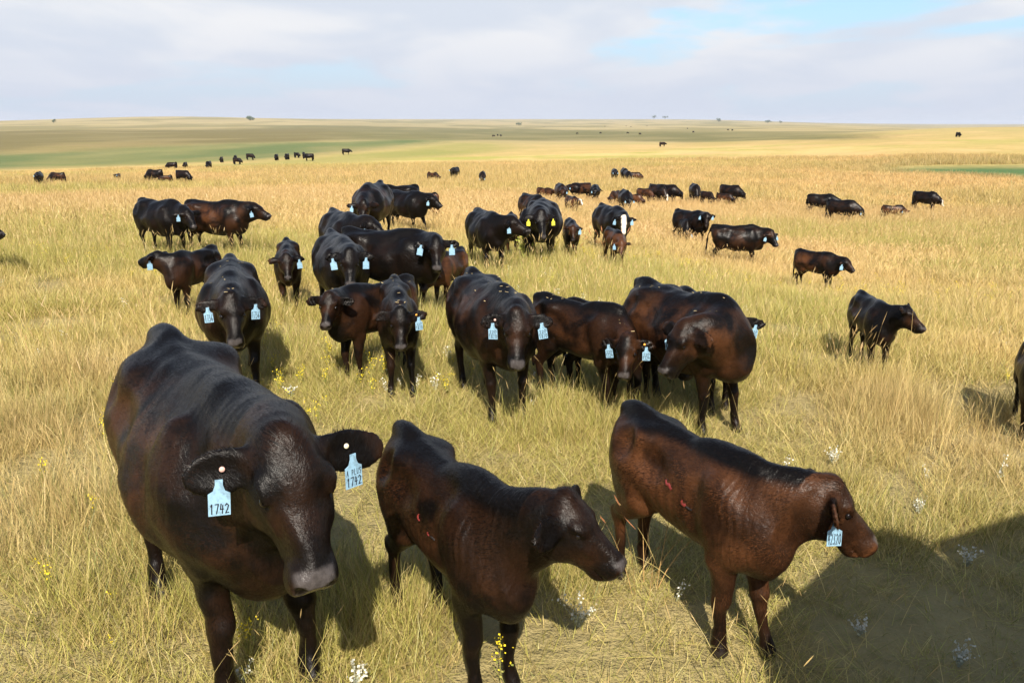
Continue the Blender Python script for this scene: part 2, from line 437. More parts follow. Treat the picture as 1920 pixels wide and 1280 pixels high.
KINDS = {   # leg, depth, width, neck thickness, head size, body length
    'cow':  dict(depth=1.0, wid=1.02, neck=1.0, head=1.0, length=1.0, belly=1.0, bone=1.0),
    'bull': dict(depth=1.06, wid=1.36, neck=1.35, head=1.2, length=1.02, belly=.95, bone=1.15),
    'calf': dict(depth=.85, wid=.755, neck=.78, head=1.0, length=.96, belly=.82, bone=1.0),
}
def relief(P, seed):
    """soft unevenness of muscle and hide"""
    r = np.random.default_rng(seed); D = np.zeros_like(P)
    for lam, amp in ((.55, .8), (.34, .7), (.20, .40), (.13, .13), (.09, .06)):
        for _ in range(3):
            k = r.normal(size=3); k *= 6.283 / lam / np.linalg.norm(k); d = r.normal(size=3); d /= np.linalg.norm(d)
            D += amp * np.sin(P @ k + r.uniform(0, 6.28))[:, None] * d
    return D
def make_body(kind, s, vox, neck_pitch, neck_yaw, head_pitch, head_yaw, legs, tail, ear_droop=0.1, neck_len=.66, fold=0.0):
    K = KINDS[kind]; h = vox / s                        # unit animal, scaled at the end
    dep, wd, bl, bo = K['depth'], K['wid'], K['belly'], K['bone']
    hs = K['head']
    N0 = np.array([.40 * K['length'], 0, 1.06]); nl = neck_len
    d1 = direction(neck_yaw * .25, neck_pitch * .75); d2 = direction(neck_yaw, neck_pitch)
    P2 = N0 + d1 * nl * .42 + d2 * nl * .58
    P1 = N0 + d1 * nl * .5
    Fh = direction(head_yaw, -head_pitch); Uh = direction(head_yaw, R(90) - head_pitch); Lh = np.cross(Uh, Fh)
    HM = np.array([Fh, Lh, Uh])
    H0 = P2 + Uh * .07 * hs - Fh * .02                   # the poll
    hp = lambda x, y, z: H0 + (Fh * x + Lh * y + Uh * z) * hs
    pts = [N0, P1, P2] + [hp(.58, e, f) for e in (-.10, .10) for f in (.06, -.22)] + [hp(.2, e, -.30) for e in (-.12, .12)] + [ hp(.1, .36, -.05), hp(.1, -.36, -.05), hp(-.1, .36, -.05), hp(-.1, -.36, -.05), hp(0, 0, .12)]
    lo = np.minimum.reduce(pts + [np.array([-1.12, -.52, -.03])]) - .06; hi = np.maximum.reduce(pts + [np.array([.8, .52, 1.46])]) + .06
    lo[2] = -.03
    V = Vol(lo, hi, h)
    L = K['length']
    xs = np.array([-.86, -.82, -.74, -.62, -.46, -.28, -.08, .12, .30, .45, .58, .68, .74]) * L
    top = np.array([1.20, 1.265, 1.315, 1.338, 1.342, 1.328, 1.318, 1.315, 1.325, 1.33, 1.29, 1.20, 1.08])
    bot = np.array([1.00, .90, .80, .72, .61, .535, .50, .495, .53, .56, .60, .66, .76])
    bot = top - (top - bot) * dep
    wid = np.array([.08, .135, .205, .262, .295, .335 + .04 * (bl - .9), .375 * bl + .01, .380 * bl, .345, .300, .25, .185, .11]) * wd
    V.profile((0, 0, 0), np.eye(3), 1, xs, top, bot, wid, .05, 2.15, .36, .46)
    for sg in (1, -1):
        V.ellipsoid((-.47 * L, sg * .19 * wd, 1.215), (.075, .05, .05), k=.13)                 # hook bones
        V.ellipsoid((-.80 * L, sg * .10 * wd, 1.17), (.05, .04, .06), k=.08)                    # pin bones
        V.ellipsoid((-.60 * L, sg * .165 * wd, .93), (.235, .145 * wd, .33), k=.10)             # thigh
        V.ellipsoid((.40 * L, sg * .215 * wd, .93), (.15, .105 * wd, .31), np.array([[.96, 0, .28], [0, 1, 0], [-.28, 0, .96]]), k=.08)  # shoulder
        V.ellipsoid((.57 * L, sg * .13 * wd, .84), (.12, .10 * wd, .13), k=.10)
        V.ellipsoid((-.30 * L, sg * .375 * wd, 1.10), (.12, .10, .10), k=.10, sub=True)         # hollow of the flank
        V.ellipsoid((.19 * L, sg * .455 * wd, .93), (.05, .10, .30), np.array([[.96, 0, .28], [0, 1, 0], [-.28, 0, .96]]), k=.10, sub=True)   # behind the shoulder
        V.ellipsoid((-.25 * L, sg * .085 * wd, 1.385), (.30, .035, .05), k=.06, sub=True)       # either side of the spine
        V.ellipsoid((-.60 * L, sg * .30 * wd, 1.16), (.06, .05, .10), k=.08, sub=True)         # between hook and thigh
    V.ellipsoid((-.76 * L, 0, 1.305), (.12, .035, .048), k=.11)                              # tail head
    V.ellipsoid((.60 * L, 0, .70 if kind != 'calf' else .76), (.15, .12 * wd, .15), k=.12)                                # brisket
    V.ellipsoid((.30 * L, 0, 1.285), (.22, .06, .065), k=.12)                                  # withers
    # legs: far joints from the planted feet
    for nm, sg in (('fl', 1), ('fr', -1)):
        fx, fy = legs.get(nm, (0, 0)); y = sg * .165 * wd; yf = y + fy
        lift = 0
        V.tube([(.42 * L, sg * .175 * wd, .86), (.37 * L, sg * .175 * wd, .66), (.42 * L + fx * .45, y + fy * .4, .385), (.415 * L + fx * .9, yf, .14), (.43 * L + fx, yf, .07), (.455 * L + fx, yf, .02)],
               [(.11 * bo, .15 * bo), (.085 * bo, .105 * bo), (.050 * bo, .055 * bo), (.033 * bo, .037 * bo), (.039 * bo, .043 * bo), (.050 * bo, .058 * bo)], .035)
    for nm, sg in (('hl', 1), ('hr', -1)):
        fx, fy = legs.get(nm, (0, 0)); y = sg * .165 * wd; yf = y + fy
        V.tube([(-.58 * L, sg * .17 * wd, .95), (-.47 * L + fx * .25, sg * .19 * wd, .74), (-.715 * L + fx * .6, y + fy * .5, .49), (-.665 * L + fx * .95, yf, .15), (-.645 * L + fx, yf, .075), (-.615 * L + fx, yf, .02)],
               [(.12 * bo, .19 * bo), (.10 * bo, .125 * bo), (.042 * bo, .062 * bo), (.033 * bo, .040 * bo), (.039 * bo, .043 * bo), (.050 * bo, .058 * bo)], .04)
        V.tube([(-.70 * L + fx * .6, y + fy * .5, .50), (-.765 * L + fx * .55, y + fy * .5, .53)], [(.032, .032), (.03, .03)], .04)    # point of hock
    # tail
    tx, ty = tail
    V.tube([(-.84 * L, 0, 1.30), (-.90 * L - tx * .2, ty * .15, 1.17), (-.915 * L - tx * .6, ty * .5, .85), (-.90 * L - tx * .9, ty * .9, .60), (-.89 * L - tx, ty, .36)],
           [(.035, .035), (.026, .026), (.020, .020), (.038, .038), (.022, .022)], .03)
    # neck
    ns = 9; nt = [i / (ns - 1) for i in range(ns)]; kn = K['neck']
    Q0 = N0 - np.array([.05, 0, .02])
    Np = [(1 - t) ** 2 * Q0 + 2 * t * (1 - t) * P1 + t * t * P2 for t in nt]
    drop = [.06 * (1 - t) for t in nt]
    Np = [q - np.array([0, 0, e]) for q, e in zip(Np, drop)]
    tan = Np[-1] - Np[0]; side = np.cross((0, 0, 1), tan); side /= np.linalg.norm(side)
    V.tube(Np, [((.185 - .085 * t) * (kn * .5 + .5 * wd), (.265 - .125 * t) * (.35 + .65 * kn)) for t in nt], .09, side)
    if abs(neck_yaw) < 1.2: V.tube([Np[1] - np.array([0, 0, .20 * kn]), Np[4] - np.array([0, 0, .205 * kn]), hp(.16, 0, -.22)], [(.05, .08), (.04, .055), (.03, .03)], .09, side)    # dewlap
    # head, in its own axes: x down the face, y left, z out of the forehead
    fc = .88 if kind == 'calf' else .91
    hx = np.array([-.09, -.05, 0, .06, .12, .18, .25, .32, .40, .46, .505, .522]) * hs * fc
    ht = np.array([-.06, .00, .035, .050, .050, .042, .031, .022, .014, .009, .000, -.020]) * hs
    hb = np.array([-.10, -.16, -.205, -.235, -.250, -.246, -.228, -.208, -.190, -.178, -.150, -.110]) * hs
    hw = np.array([.042, .072, .096, .116, .123, .116, .096, .078, .069, .073, .075, .062]) * hs
    V.profile(H0, HM, 1, hx, ht, hb, hw, .05, 2.7, .04, .5, 7)
    E = lambda c, r, k=.03, sub=False: V.ellipsoid(hp(c[0] * fc, c[1], c[2]), (r[0] * hs * fc, r[1] * hs, r[2] * hs), HM, k, sub)
    E((-.015, 0, .032), (.062, .066, .050), .06)                    # poll
    E((.10, 0, .035), (.10, .075, .032), .05)                      # forehead
    E((.30, 0, .000), (.16, .036, .024), .05)                      # bridge of the nose
    for sg in (1, -1):
        E((.145, sg * .100, .012), (.055, .030, .028), .03)        # brow
        E((.22, sg * .082, -.062), (.085, .016, .020), .03)        # cheek bone
        E((.14, sg * .076, -.150), (.100, .040, .090), .05)        # jaw
        E((.450, sg * .040, -.080), (.062, .040, .052), .025)      # upper lip
        E((.478, sg * .042, -.036), (.048, .034, .034), .025)      # nostril rims
    E((.420, 0, -.165), (.065, .044, .032), .02)                   # chin
    if h < .06:
        for sg in (1, -1):
            E((.185, sg * .122, -.014), (.036, .024, .022), .02, True)   # eye sockets
            E((.185, sg * .106, .007), (.036, .013, .008), .010)         # upper lid
    if h < .035:
        for sg in (1, -1):
            E((.450, sg * .078, -.132), (.095, .040, .009), .010, True)  # mouth line
    # ears
    ears = {}
    th = max(.017 * hs, .85 * h)
    fz = np.array([math.cos(head_yaw), math.sin(head_yaw), 0])
    for nm, sg in (('l', 1), ('r', -1)):
        e0 = hp(.035, sg * .085, -.030)
        ed = (Lh * sg * .93 - np.array([0, 0, 1.0]) * ear_droop - fz * .14); ed /= np.linalg.norm(ed)
        en = fz * .80 + Uh * .20 + np.array([0, 0, .18]); en -= (en @ ed) * ed; en /= np.linalg.norm(en)      # the hollow looks forwards
        ew = np.cross(en, ed)
        c = e0 + ed * .135 * hs
        V.tube([e0 - ed * .03, e0 + ed * .06 * hs], [(.036 * hs, .034 * hs), (.05 * hs, max(.022 * hs, h))], .035, ew)
        V.ellipsoid(c, (.128 * hs, .078 * hs, th), np.array([ed, ew, en]), .02)
        if h < .03: V.ellipsoid(c + en * th * 1.15 + ed * .01, (.095 * hs, .052 * hs, th * .75), np.array([ed, ew, en]), .012, True)
        ears[nm] = (c, ed, ew if ew[2] > 0 else -ew, en, th)
    Vt, F = V.mesh(2 if h < .03 else 1)
    Vt = Vt + relief(Vt * s, hash_str(str(s) + kind)) * (.0075 if h < .03 else .010)
    if h < .02:
        wv = Vt[:, 0] * 6.283 / .050 + 2.2 * np.sin(Vt[:, 2] * 9 + Vt[:, 0] * 5) + 1.5 * np.sin(Vt[:, 2] * 23 + 1.3)
        mk = sstep(Vt[:, 0], .28, .40) * (1 - sstep(Vt[:, 0], .75, .88)) * sstep(np.abs(Vt[:, 1]), .03, .09) * sstep(Vt[:, 2], .72, .88)
        Vt[:, 1] += np.sign(Vt[:, 1]) * mk * .0026 * fold * (np.sin(wv) * (.55 + .45 * np.sin(Vt[:, 0] * 17 + Vt[:, 2] * 12)))
        rb = sstep(Vt[:, 0], -.30, -.2) * (1 - sstep(Vt[:, 0], .12, .2)) * sstep(Vt[:, 2], .62, .72) * (1 - sstep(Vt[:, 2], 1.02, 1.14))
        Vt[:, 1] += np.sign(Vt[:, 1]) * rb * .0011 * fold * np.sin((Vt[:, 0] + .25 * (Vt[:, 2] - .9)) * 6.283 / .085)
    q = (Vt - H0) @ HM.T / hs
    q[:, 0] /= fc
    muz = sstep(q[:, 0] + .25 * np.abs(q[:, 1]), .455, .475) * sstep(q[:, 2], -.108, -.092) * sstep(-np.abs(q[:, 1]), -.070, -.054)
    nos = np.minimum(*[sum(((q[:, i] - (.522, sg * .044, -.040)[i]) / (.052, .022, .022)[i]) ** 2 for i in range(3)) for sg in (1, -1)])
    muz *= sstep(nos, .7, 1.3)
    muz *= (np.linalg.norm(q, axis=1) < .7)
    hd = sstep(-np.linalg.norm(q - np.array([.2, 0, -.06]), axis=1), -.36, -.26)
    blaze = (np.abs(q[:, 1]) < .062 + .03 * (q[:, 0] > .4)) & (q[:, 0] > -.03) & (q[:, 0] < .56) & (q[:, 2] > -.10)
    body = (Vt[:, 0] < .75)
    legm = sstep(-Vt[:, 2], -.62, -.40) * body
    flank = sstep(Vt[:, 2], .55, .75) * (1 - sstep(Vt[:, 2], 1.12, 1.26)) * sstep(np.abs(Vt[:, 1]), .10, .2)
    # sun-bleached flanks and front of the legs stay browner than the spine and the shoulders
    bleach = np.clip(.35 + .65 * flank * (1 - sstep(Vt[:, 0], .16, .30) * .8 * (1 - sstep(Vt[:, 0], .55, .75))) - .35 * sstep(Vt[:, 2], 1.24, 1.31) * body, 0, 1)
    bleach *= (1 - .75 * hd * sstep(q[:, 0], .26, .42)) * (1 - .85 * sstep(np.abs(q[:, 1]), .13, .17) * (hd > .3)) * (1 - .6 * sstep(-Vt[:, 2], -.45, -.22) * body)
    nk = sstep(Vt[:, 0], .30, .48) * (1 - hd) * sstep(Vt[:, 2], .55, .8)
    hoof = 1 - sstep(Vt[:, 2], .035, .06)
    if h < .035:
        dent = np.exp(-np.clip(nos, 0, 9) ** 2 * 1.2)[:, None] * .018 * hs
        Vt = Vt - HM[0] * dent
    me = np_mesh('cattle_body', Vt * s, F)
    set_attr(me, 'nostril', 1 - sstep(nos, .6, 1.25))
    set_attr(me, 'muzzle', muz); set_attr(me, 'blaze', blaze * 1.0); set_attr(me, 'bleach', bleach); set_attr(me, 'neckmask', nk); set_attr(me, 'hoof', hoof)
    set_attr(me, 'headmask', hd); set_attr(me, 'legmask', legm)
    return me, dict(fc=fc, H0=H0 * s, HM=HM, hs=hs * s, ears={k: (v[0] * s, v[1], v[2], v[3], v[4] * s) for k, v in ears.items()})

def coat_material(name, blaze=False, hairy=False):
    t = NT(name)
    tc = t.n('ShaderNodeTexCoord'); P = tc.outputs['Object']
    oi = t.n('ShaderNodeObjectInfo')
    sep = t.n('ShaderNodeSeparateColor'); t.set(sep.inputs[0], oi.outputs['Color'])
    brown = sep.outputs[0]
    off = t.n('ShaderNodeVectorMath', operation='ADD'); t.set(off.inputs[0], P)
    cx = t.n('ShaderNodeCombineXYZ'); rr = t.math('MULTIPLY', oi.outputs['Random'], 40.0)
    for i in range(3): t.set(cx.inputs[i], rr)
    t.set(off.inputs[1], cx.outputs[0]); P2 = off.outputs[0]
    lump = t.noise(P2, 3.2, 4.0, .55, .4)
    hair = t.noise(t.mapping(P2, (16, 80, 42), (0, R(38), 0)), 1.0, 4.0, .6, .5)
    hair2 = t.noise(t.mapping(P2, (40, 120, 14), (0, R(-25), 0)), 1.0, 3.0, .6, .3)
    bleach = t.attr('bleach')
    amt = t.math('MULTIPLY', t.math('MULTIPLY', bleach, brown), t.ramp(lump, .40, .64, .02, 1.6))
    amt = t.math('ADD', amt, t.math('MULTIPLY', t.math('MULTIPLY', t.math('MAXIMUM', t.math('SUBTRACT', brown, .7), 0.0), .60), t.ramp(bleach, .02, .40)))
    amt = t.math('ADD', amt, t.math('MULTIPLY', t.math('SUBTRACT', hair, .5), t.math('MULTIPLY', brown, .10)))
    amt = t.math('MAXIMUM', amt, 0.0, True)
    c = t.mix(amt, (.0030, .0024, .0021), (.078, .0310, .0125))
    if hairy: c = t.mix(1.0, c, t.mix(t.n('ShaderNodeNewGeometry').outputs['Random Per Island'], (.6, .55, .53), (1.5, 1.5, 1.5)), 'MULTIPLY')
    c = t.mix(t.math('MULTIPLY', t.ramp(hair2, .55, .8), .18), c, (.04, .026, .018))
    c = t.mix(t.math('MULTIPLY', t.attr('muzzle'), .85), c, t.mix(t.noise(P2, 60, 3), (.030, .026, .025), (.105, .092, .088)))
    c = t.mix(t.math('MULTIPLY', t.attr('hoof'), .8), c, (.03, .024, .018))
    c = t.mix(t.attr('nostril'), c, (.004, .003, .003))  # nostril openings coloured near black, standing in for the shade inside
    if blaze:
        bz = t.math('MULTIPLY', t.attr('blaze'), t.ramp(t.noise(P2, 9, 3), .30, .36))
        c = t.mix(bz, c, (.74, .66, .54))
    rough = t.math('ADD', t.math('MULTIPLY', hair, .22), .25)
    rough = t.mix(t.attr('muzzle'), rough, (.22, .22, .22))
    if hairy:
        t.pbsdf(Base_Color=c, Roughness=.37, Specular_IOR_Level=.14); return t.mat
    folds = t.noise(t.mapping(P2, (34, 10, 4.5), (0, R(10), 0)), 1.0, 2.0, .5, .6)
    hgt = t.math('MULTIPLY', t.math('MULTIPLY', folds, t.attr('neckmask')), sep.outputs[1])
    b0 = t.bump(hgt, .7, .014)
    b1 = t.bump(t.noise(P2, 5.5, 3.0, .5, .3), .5, .03, b0)
    curl = t.noise(P2, 70, 2.0, .5, 1.2)
    b2 = t.bump(t.math('MULTIPLY', curl, t.attr('headmask')), .35, .006, b1)
    b3 = t.bump(hair, .45, .007, b2)
    b4 = t.bump(hair2, .35, .005, b3)
    t.pbsdf(Base_Color=c, Roughness=rough, Specular_IOR_Level=.14, Normal=b4)
    return t.mat
COAT = coat_material('black_coat'); COAT_WHITE = coat_material('black_coat_white_face', True)
HAIR = coat_material('coat_hair', hairy=True)
EYE = simple_mat('eye', (.006, .004, .004), .06)
def tag_mat(name, col):
    t = NT(name); tc = t.n('ShaderNodeTexCoord')
    n = t.noise(tc.outputs['Object'], 45, 4, .6)
    c = t.mix(t.ramp(n, .42, .70), col, tuple(q * .6 + .02 for q in col)); t.pbsdf(Base_Color=c, Roughness=.38); return t.mat
TAGM = {'blue': tag_mat('tag_pale_blue', (.27, .46, .61)), 'yellow': tag_mat('tag_yellow', (.85, .78, .06)), 'white': tag_mat('tag_white', (.75, .74, .70)),
        'orange': tag_mat('tag_orange', (.80, .34, .03)), 'cream': tag_mat('button_cream', (.80, .72, .48)), 'pink': tag_mat('button_pink', (.62, .36, .30))}
INK = simple_mat('marker_ink', (.012, .012, .018), .5)

def tag_mesh(w=.074, h=.082):
    """a two-shouldered livestock tag: broad panel, sloping shoulders, narrow neck; hangs from (0,0,0), faces +x"""
    y = w / 2; nk = .013
    prof = [(-nk, 0), (-nk, -.020), (-y * .55, -.042), (-y, -.052), (-y, -.052 - h), (y, -.052 - h), (y, -.052), (y * .55, -.042), (nk, -.020), (nk, 0)]
    n = len(prof); V = []
    for x in (.0014, -.0014):
        for (a, b) in prof: V.append((x, a, b))
    me = bpy.data.meshes.new('ear_tag')
    F = [tuple(range(n)), tuple(range(2 * n - 1, n - 1, -1))] + [(i, i + n, (i + 1) % n + n, (i + 1) % n) for i in range(n)]
    me.from_pydata(V, [], F); me.update(); return me
TAG_ME = {}
GLYPH = {'0': [[(.5, 1), (.1, .75), (.1, .25), (.5, 0), (.9, .25), (.9, .75), (.5, 1)]], '1': [[(.3, .8), (.55, 1), (.5, 0)]],
    '2': [[(.1, .8), (.4, 1), (.85, .8), (.6, .4), (.1, 0), (.9, .05)]], '3': [[(.1, .95), (.8, .95), (.4, .58), (.85, .3), (.5, 0), (.1, .1)]],
    '4': [[(.3, 1), (.12, .42), (.9, .46)], [(.68, .85), (.6, 0)]], '5': [[(.85, 1), (.25, 1), (.2, .6), (.7, .6), (.85, .25), (.5, 0), (.1, .08)]],
    '6': [[(.8, 1), (.3, .6), (.1, .2), (.5, 0), (.85, .25), (.5, .48), (.15, .3)]], '7': [[(.1, .98), (.9, 1), (.4, 0)]],
    '8': [[(.5, .52), (.15, .78), (.5, 1), (.85, .78), (.5, .52), (.1, .25), (.5, 0), (.9, .25), (.5, .52)]],
    '9': [[(.85, .75), (.5, .5), (.15, .75), (.5, 1), (.85, .75), (.7, 0)]],
    'A': [[(.1, 0), (.5, 1), (.9, 0)], [(.25, .4), (.75, .4)]], 'P': [[(.2, 0), (.2, 1), (.8, .85), (.75, .5), (.2, .45)]],
    'L': [[(.2, 1), (.2, 0), (.85, .05)]], 'U': [[(.15, 1), (.2, .1), (.7, .05), (.85, 1)]], 'S': [[(.85, .9), (.4, 1), (.2, .7), (.8, .4), (.6, 0), (.1, .1)]],
    'c': [[(.8, .8), (.4, .9), (.2, .4), (.4, .05), (.85, .15)]]}
def text_mesh(lines, w=.074, h=.082, pen=.0052):
    """hand-written marker strokes lying on the tag's front"""
    V, F = [], []
    y0 = -.052
    tot = sum(sz for _, sz in lines)
    z = y0 - h * .06
    for txt, sz in lines:
        lh = h * .88 * sz / tot; ch = lh * .80; cw = min((w * .92) / max(len(txt), 1), ch * .8)
        x0 = -cw * len(txt) / 2; pen = min(.0052, cw * .24)
        for i, g in enumerate(txt):
            for st in GLYPH.get(g, []):
                for (a, b), (c, d) in zip(st[:-1], st[1:]):
                    p = Vector((x0 + cw * (i + .08 + a * .8), z - lh * .92 + b * ch)); q = Vector((x0 + cw * (i + .08 + c * .8), z - lh * .92 + d * ch))
                    t = (q - p).normalized(); nrm = Vector((-t.y, t.x)) * pen / 2 * min(1.0, .55 + sz * .45); p -= t * pen * .3; q += t * pen * .3
                    k = len(V); V += [(.0026, e.x, e.y) for e in (p - nrm, q - nrm, q + nrm, p + nrm)]
                    F.append((k, k + 1, k + 2, k + 3))
        z -= lh
    me = bpy.data.meshes.new('tag_number'); me.from_pydata(V, [], F); me.update(); return me
def uv_sphere(name, r, seg=12, ring=8, squash=(1, 1, 1)):
    V = [(0, 0, r)]; F = []
    for i in range(1, ring):
        a = math.pi * i / ring
        for j in range(seg):
            b = 2 * math.pi * j / seg; V.append((r * math.sin(a) * math.cos(b), r * math.sin(a) * math.sin(b), r * math.cos(a)))
    V.append((0, 0, -r)); n = len(V) - 1
    for j in range(seg):
        k = (j + 1) % seg
        F.append((0, 1 + j, 1 + k)); F.append((n, n - seg + k, n - seg + j))
        for i in range(ring - 2):
            a = 1 + i * seg; F.append((a + j, a + seg + j, a + seg + k, a + k))
    me = bpy.data.meshes.new(name); me.from_pydata([(x * squash[0], y * squash[1], z * squash[2]) for x, y, z in V], [], F)
    me.polygons.foreach_set('use_smooth', [True] * len(F)); me.update(); return me
EYE_ME = uv_sphere('eye', .0215); BTN_ME = {}
LOG = []
def wrap(a): return (a + math.pi) % (2 * math.pi) - math.pi
GROUPS = {'cow': 'cows of the black herd', 'calf': 'calves of the black herd', 'bull': None}
def coat_hair(root, body, inf, n, seed, length=.017, width=.0022):
    """short hair lying along the hide: one thin blade a hair"""
    me = body.data; r = np.random.default_rng(seed)
    nv = len(me.vertices); co = np.empty(nv * 3, np.float32); me.vertices.foreach_get('co', co); co = co.reshape(-1, 3)
    no = np.empty(nv * 3, np.float32); me.vertices.foreach_get('normal', no); no = no.reshape(-1, 3)
    Q = np.empty(len(me.polygons) * 4, np.int32); me.loops.foreach_get('vertex_index', Q); Q = Q.reshape(-1, 4)
    at = {}
    for k in ('muzzle', 'bleach', 'hoof', 'headmask', 'blaze', 'neckmask'):
        v = np.empty(nv, np.float32); me.attributes[k].data.foreach_get('value', v); at[k] = v
    ar = np.linalg.norm(np.cross(co[Q[:, 2]] - co[Q[:, 0]], co[Q[:, 3]] - co[Q[:, 1]]), axis=1)
    f = r.choice(len(Q), n, p=ar / ar.sum()); a, b = r.random(n)[:, None], r.random(n)[:, None]
    lerp = lambda X: (X[Q[f, 0]] * (1 - a) + X[Q[f, 1]] * a) * (1 - b) + (X[Q[f, 3]] * (1 - a) + X[Q[f, 2]] * a) * b
    P = lerp(co); Nn = lerp(no); Nn /= np.linalg.norm(Nn, axis=1, keepdims=True)
    A = {k: lerp(v[:, None])[:, 0] for k, v in at.items()}
    H = np.asarray(inf['H0']); q = (P - H) @ inf['HM'].T / inf['hs']; q[:, 0] /= inf['fc']
    hm = A['headmask'][:, None]
    leg = sstep(-P[:, 2], -.62, -.42)[:, None] * (1 - hm)
    flow = np.array([-1, 0, -.5]) * (1 - leg) + np.array([-.1, 0, -1]) * leg
    flow = flow * (1 - hm) + (-inf['HM'][0] * .8 + inf['HM'][1] * np.sign(q[:, 1:2]) * .5) * hm
    flow = flow + np.stack([np.sin(P[:, 1] * 9 + P[:, 2] * 7), np.sin(P[:, 0] * 8 + P[:, 2] * 5), np.sin(P[:, 0] * 10 - P[:, 2] * 6)], 1) * .22 + r.normal(0, .16, (n, 3))
    t = flow - Nn * (flow * Nn).sum(1)[:, None]; t /= np.linalg.norm(t, axis=1, keepdims=True) + 1e-6
    ear = sstep(np.abs(q[:, 1]), .135, .17) * (hm[:, 0] > .3) * (np.linalg.norm(q, axis=1) < .36)
    poll = sstep(-np.linalg.norm(q - np.array([-.01, 0, .05]), axis=1), -.13, -.05)
    el = np.clip(r.normal(.15, .08, n), .03, .6) + .15 * poll + .15 * ear
    ln = length * r.uniform(.6, 1.3, n) * (1 + 1.0 * poll + 1.0 * ear - .35 * (hm[:, 0] * (1 - ear) * (1 - poll)) - .25 * leg[:, 0])
    keep = (A['muzzle'] < .25) & (A['hoof'] < .5)
    P, Nn, t, el, ln = P[keep], Nn[keep], t[keep], el[keep], ln[keep]; m = len(P)
    d = t * np.cos(el)[:, None] + Nn * np.sin(el)[:, None]; sd = np.cross(t, Nn) * (width / 2)
    V = np.stack([P - sd, P + sd, P + d * ln[:, None] + r.normal(0, .0012, (m, 3))], 1).reshape(-1, 3)
    hme = np_mesh('coat_hair', V, np.arange(3 * m).reshape(m, 3))
    for k in A: set_attr(hme, k, np.repeat(A[k][keep], 3))
    cn = Nn + np.cross(t, Nn) * r.normal(0, .12, (m, 1)) - t * .03 + t * r.normal(0, .08, (m, 1)); cn /= np.linalg.norm(cn, axis=1, keepdims=True)
    hme.normals_split_custom_set_from_vertices(np.repeat(cn, 3, 0).tolist())
    hme.materials.append(HAIR)
    o = link_mesh('coat_hair', hme, None, root); o.color = body.color; o['kind'] = 'stuff'
    return o
CHAFF = simple_mat('chaff_straw', (.55, .42, .20), .8)
def chaff(root, body, n, seed):
    """bits of straw and seed caught on the back"""
    r = random.Random(seed); vs = [v for v in body.data.vertices if v.normal.z > .75 and v.co.z > .8]
    V, F = [], []
    if not vs: return
    spots = [r.choice(vs) for _ in range(4)]
    for i in range(n):
        v = r.choice(vs) if r.random() < .45 else min((r.choice(vs) for _ in range(30)), key=lambda q: (q.co - spots[i % 4].co).length)
        a = r.uniform(0, 6.28); t = Vector((math.cos(a), math.sin(a), r.uniform(-.2, .2))).normalized() * r.uniform(.006, .018); w = t.cross(v.normal).normalized() * r.uniform(.0016, .0035)
        p = v.co + v.normal * .006; k = len(V); V += [tuple(p - t - w), tuple(p - t + w), tuple(p + t + w), tuple(p + t - w)]; F.append((k, k + 1, k + 2, k + 3))
    o = link_mesh('chaff', np_mesh('chaff', V, F, False), CHAFF, root); o['kind'] = 'stuff'
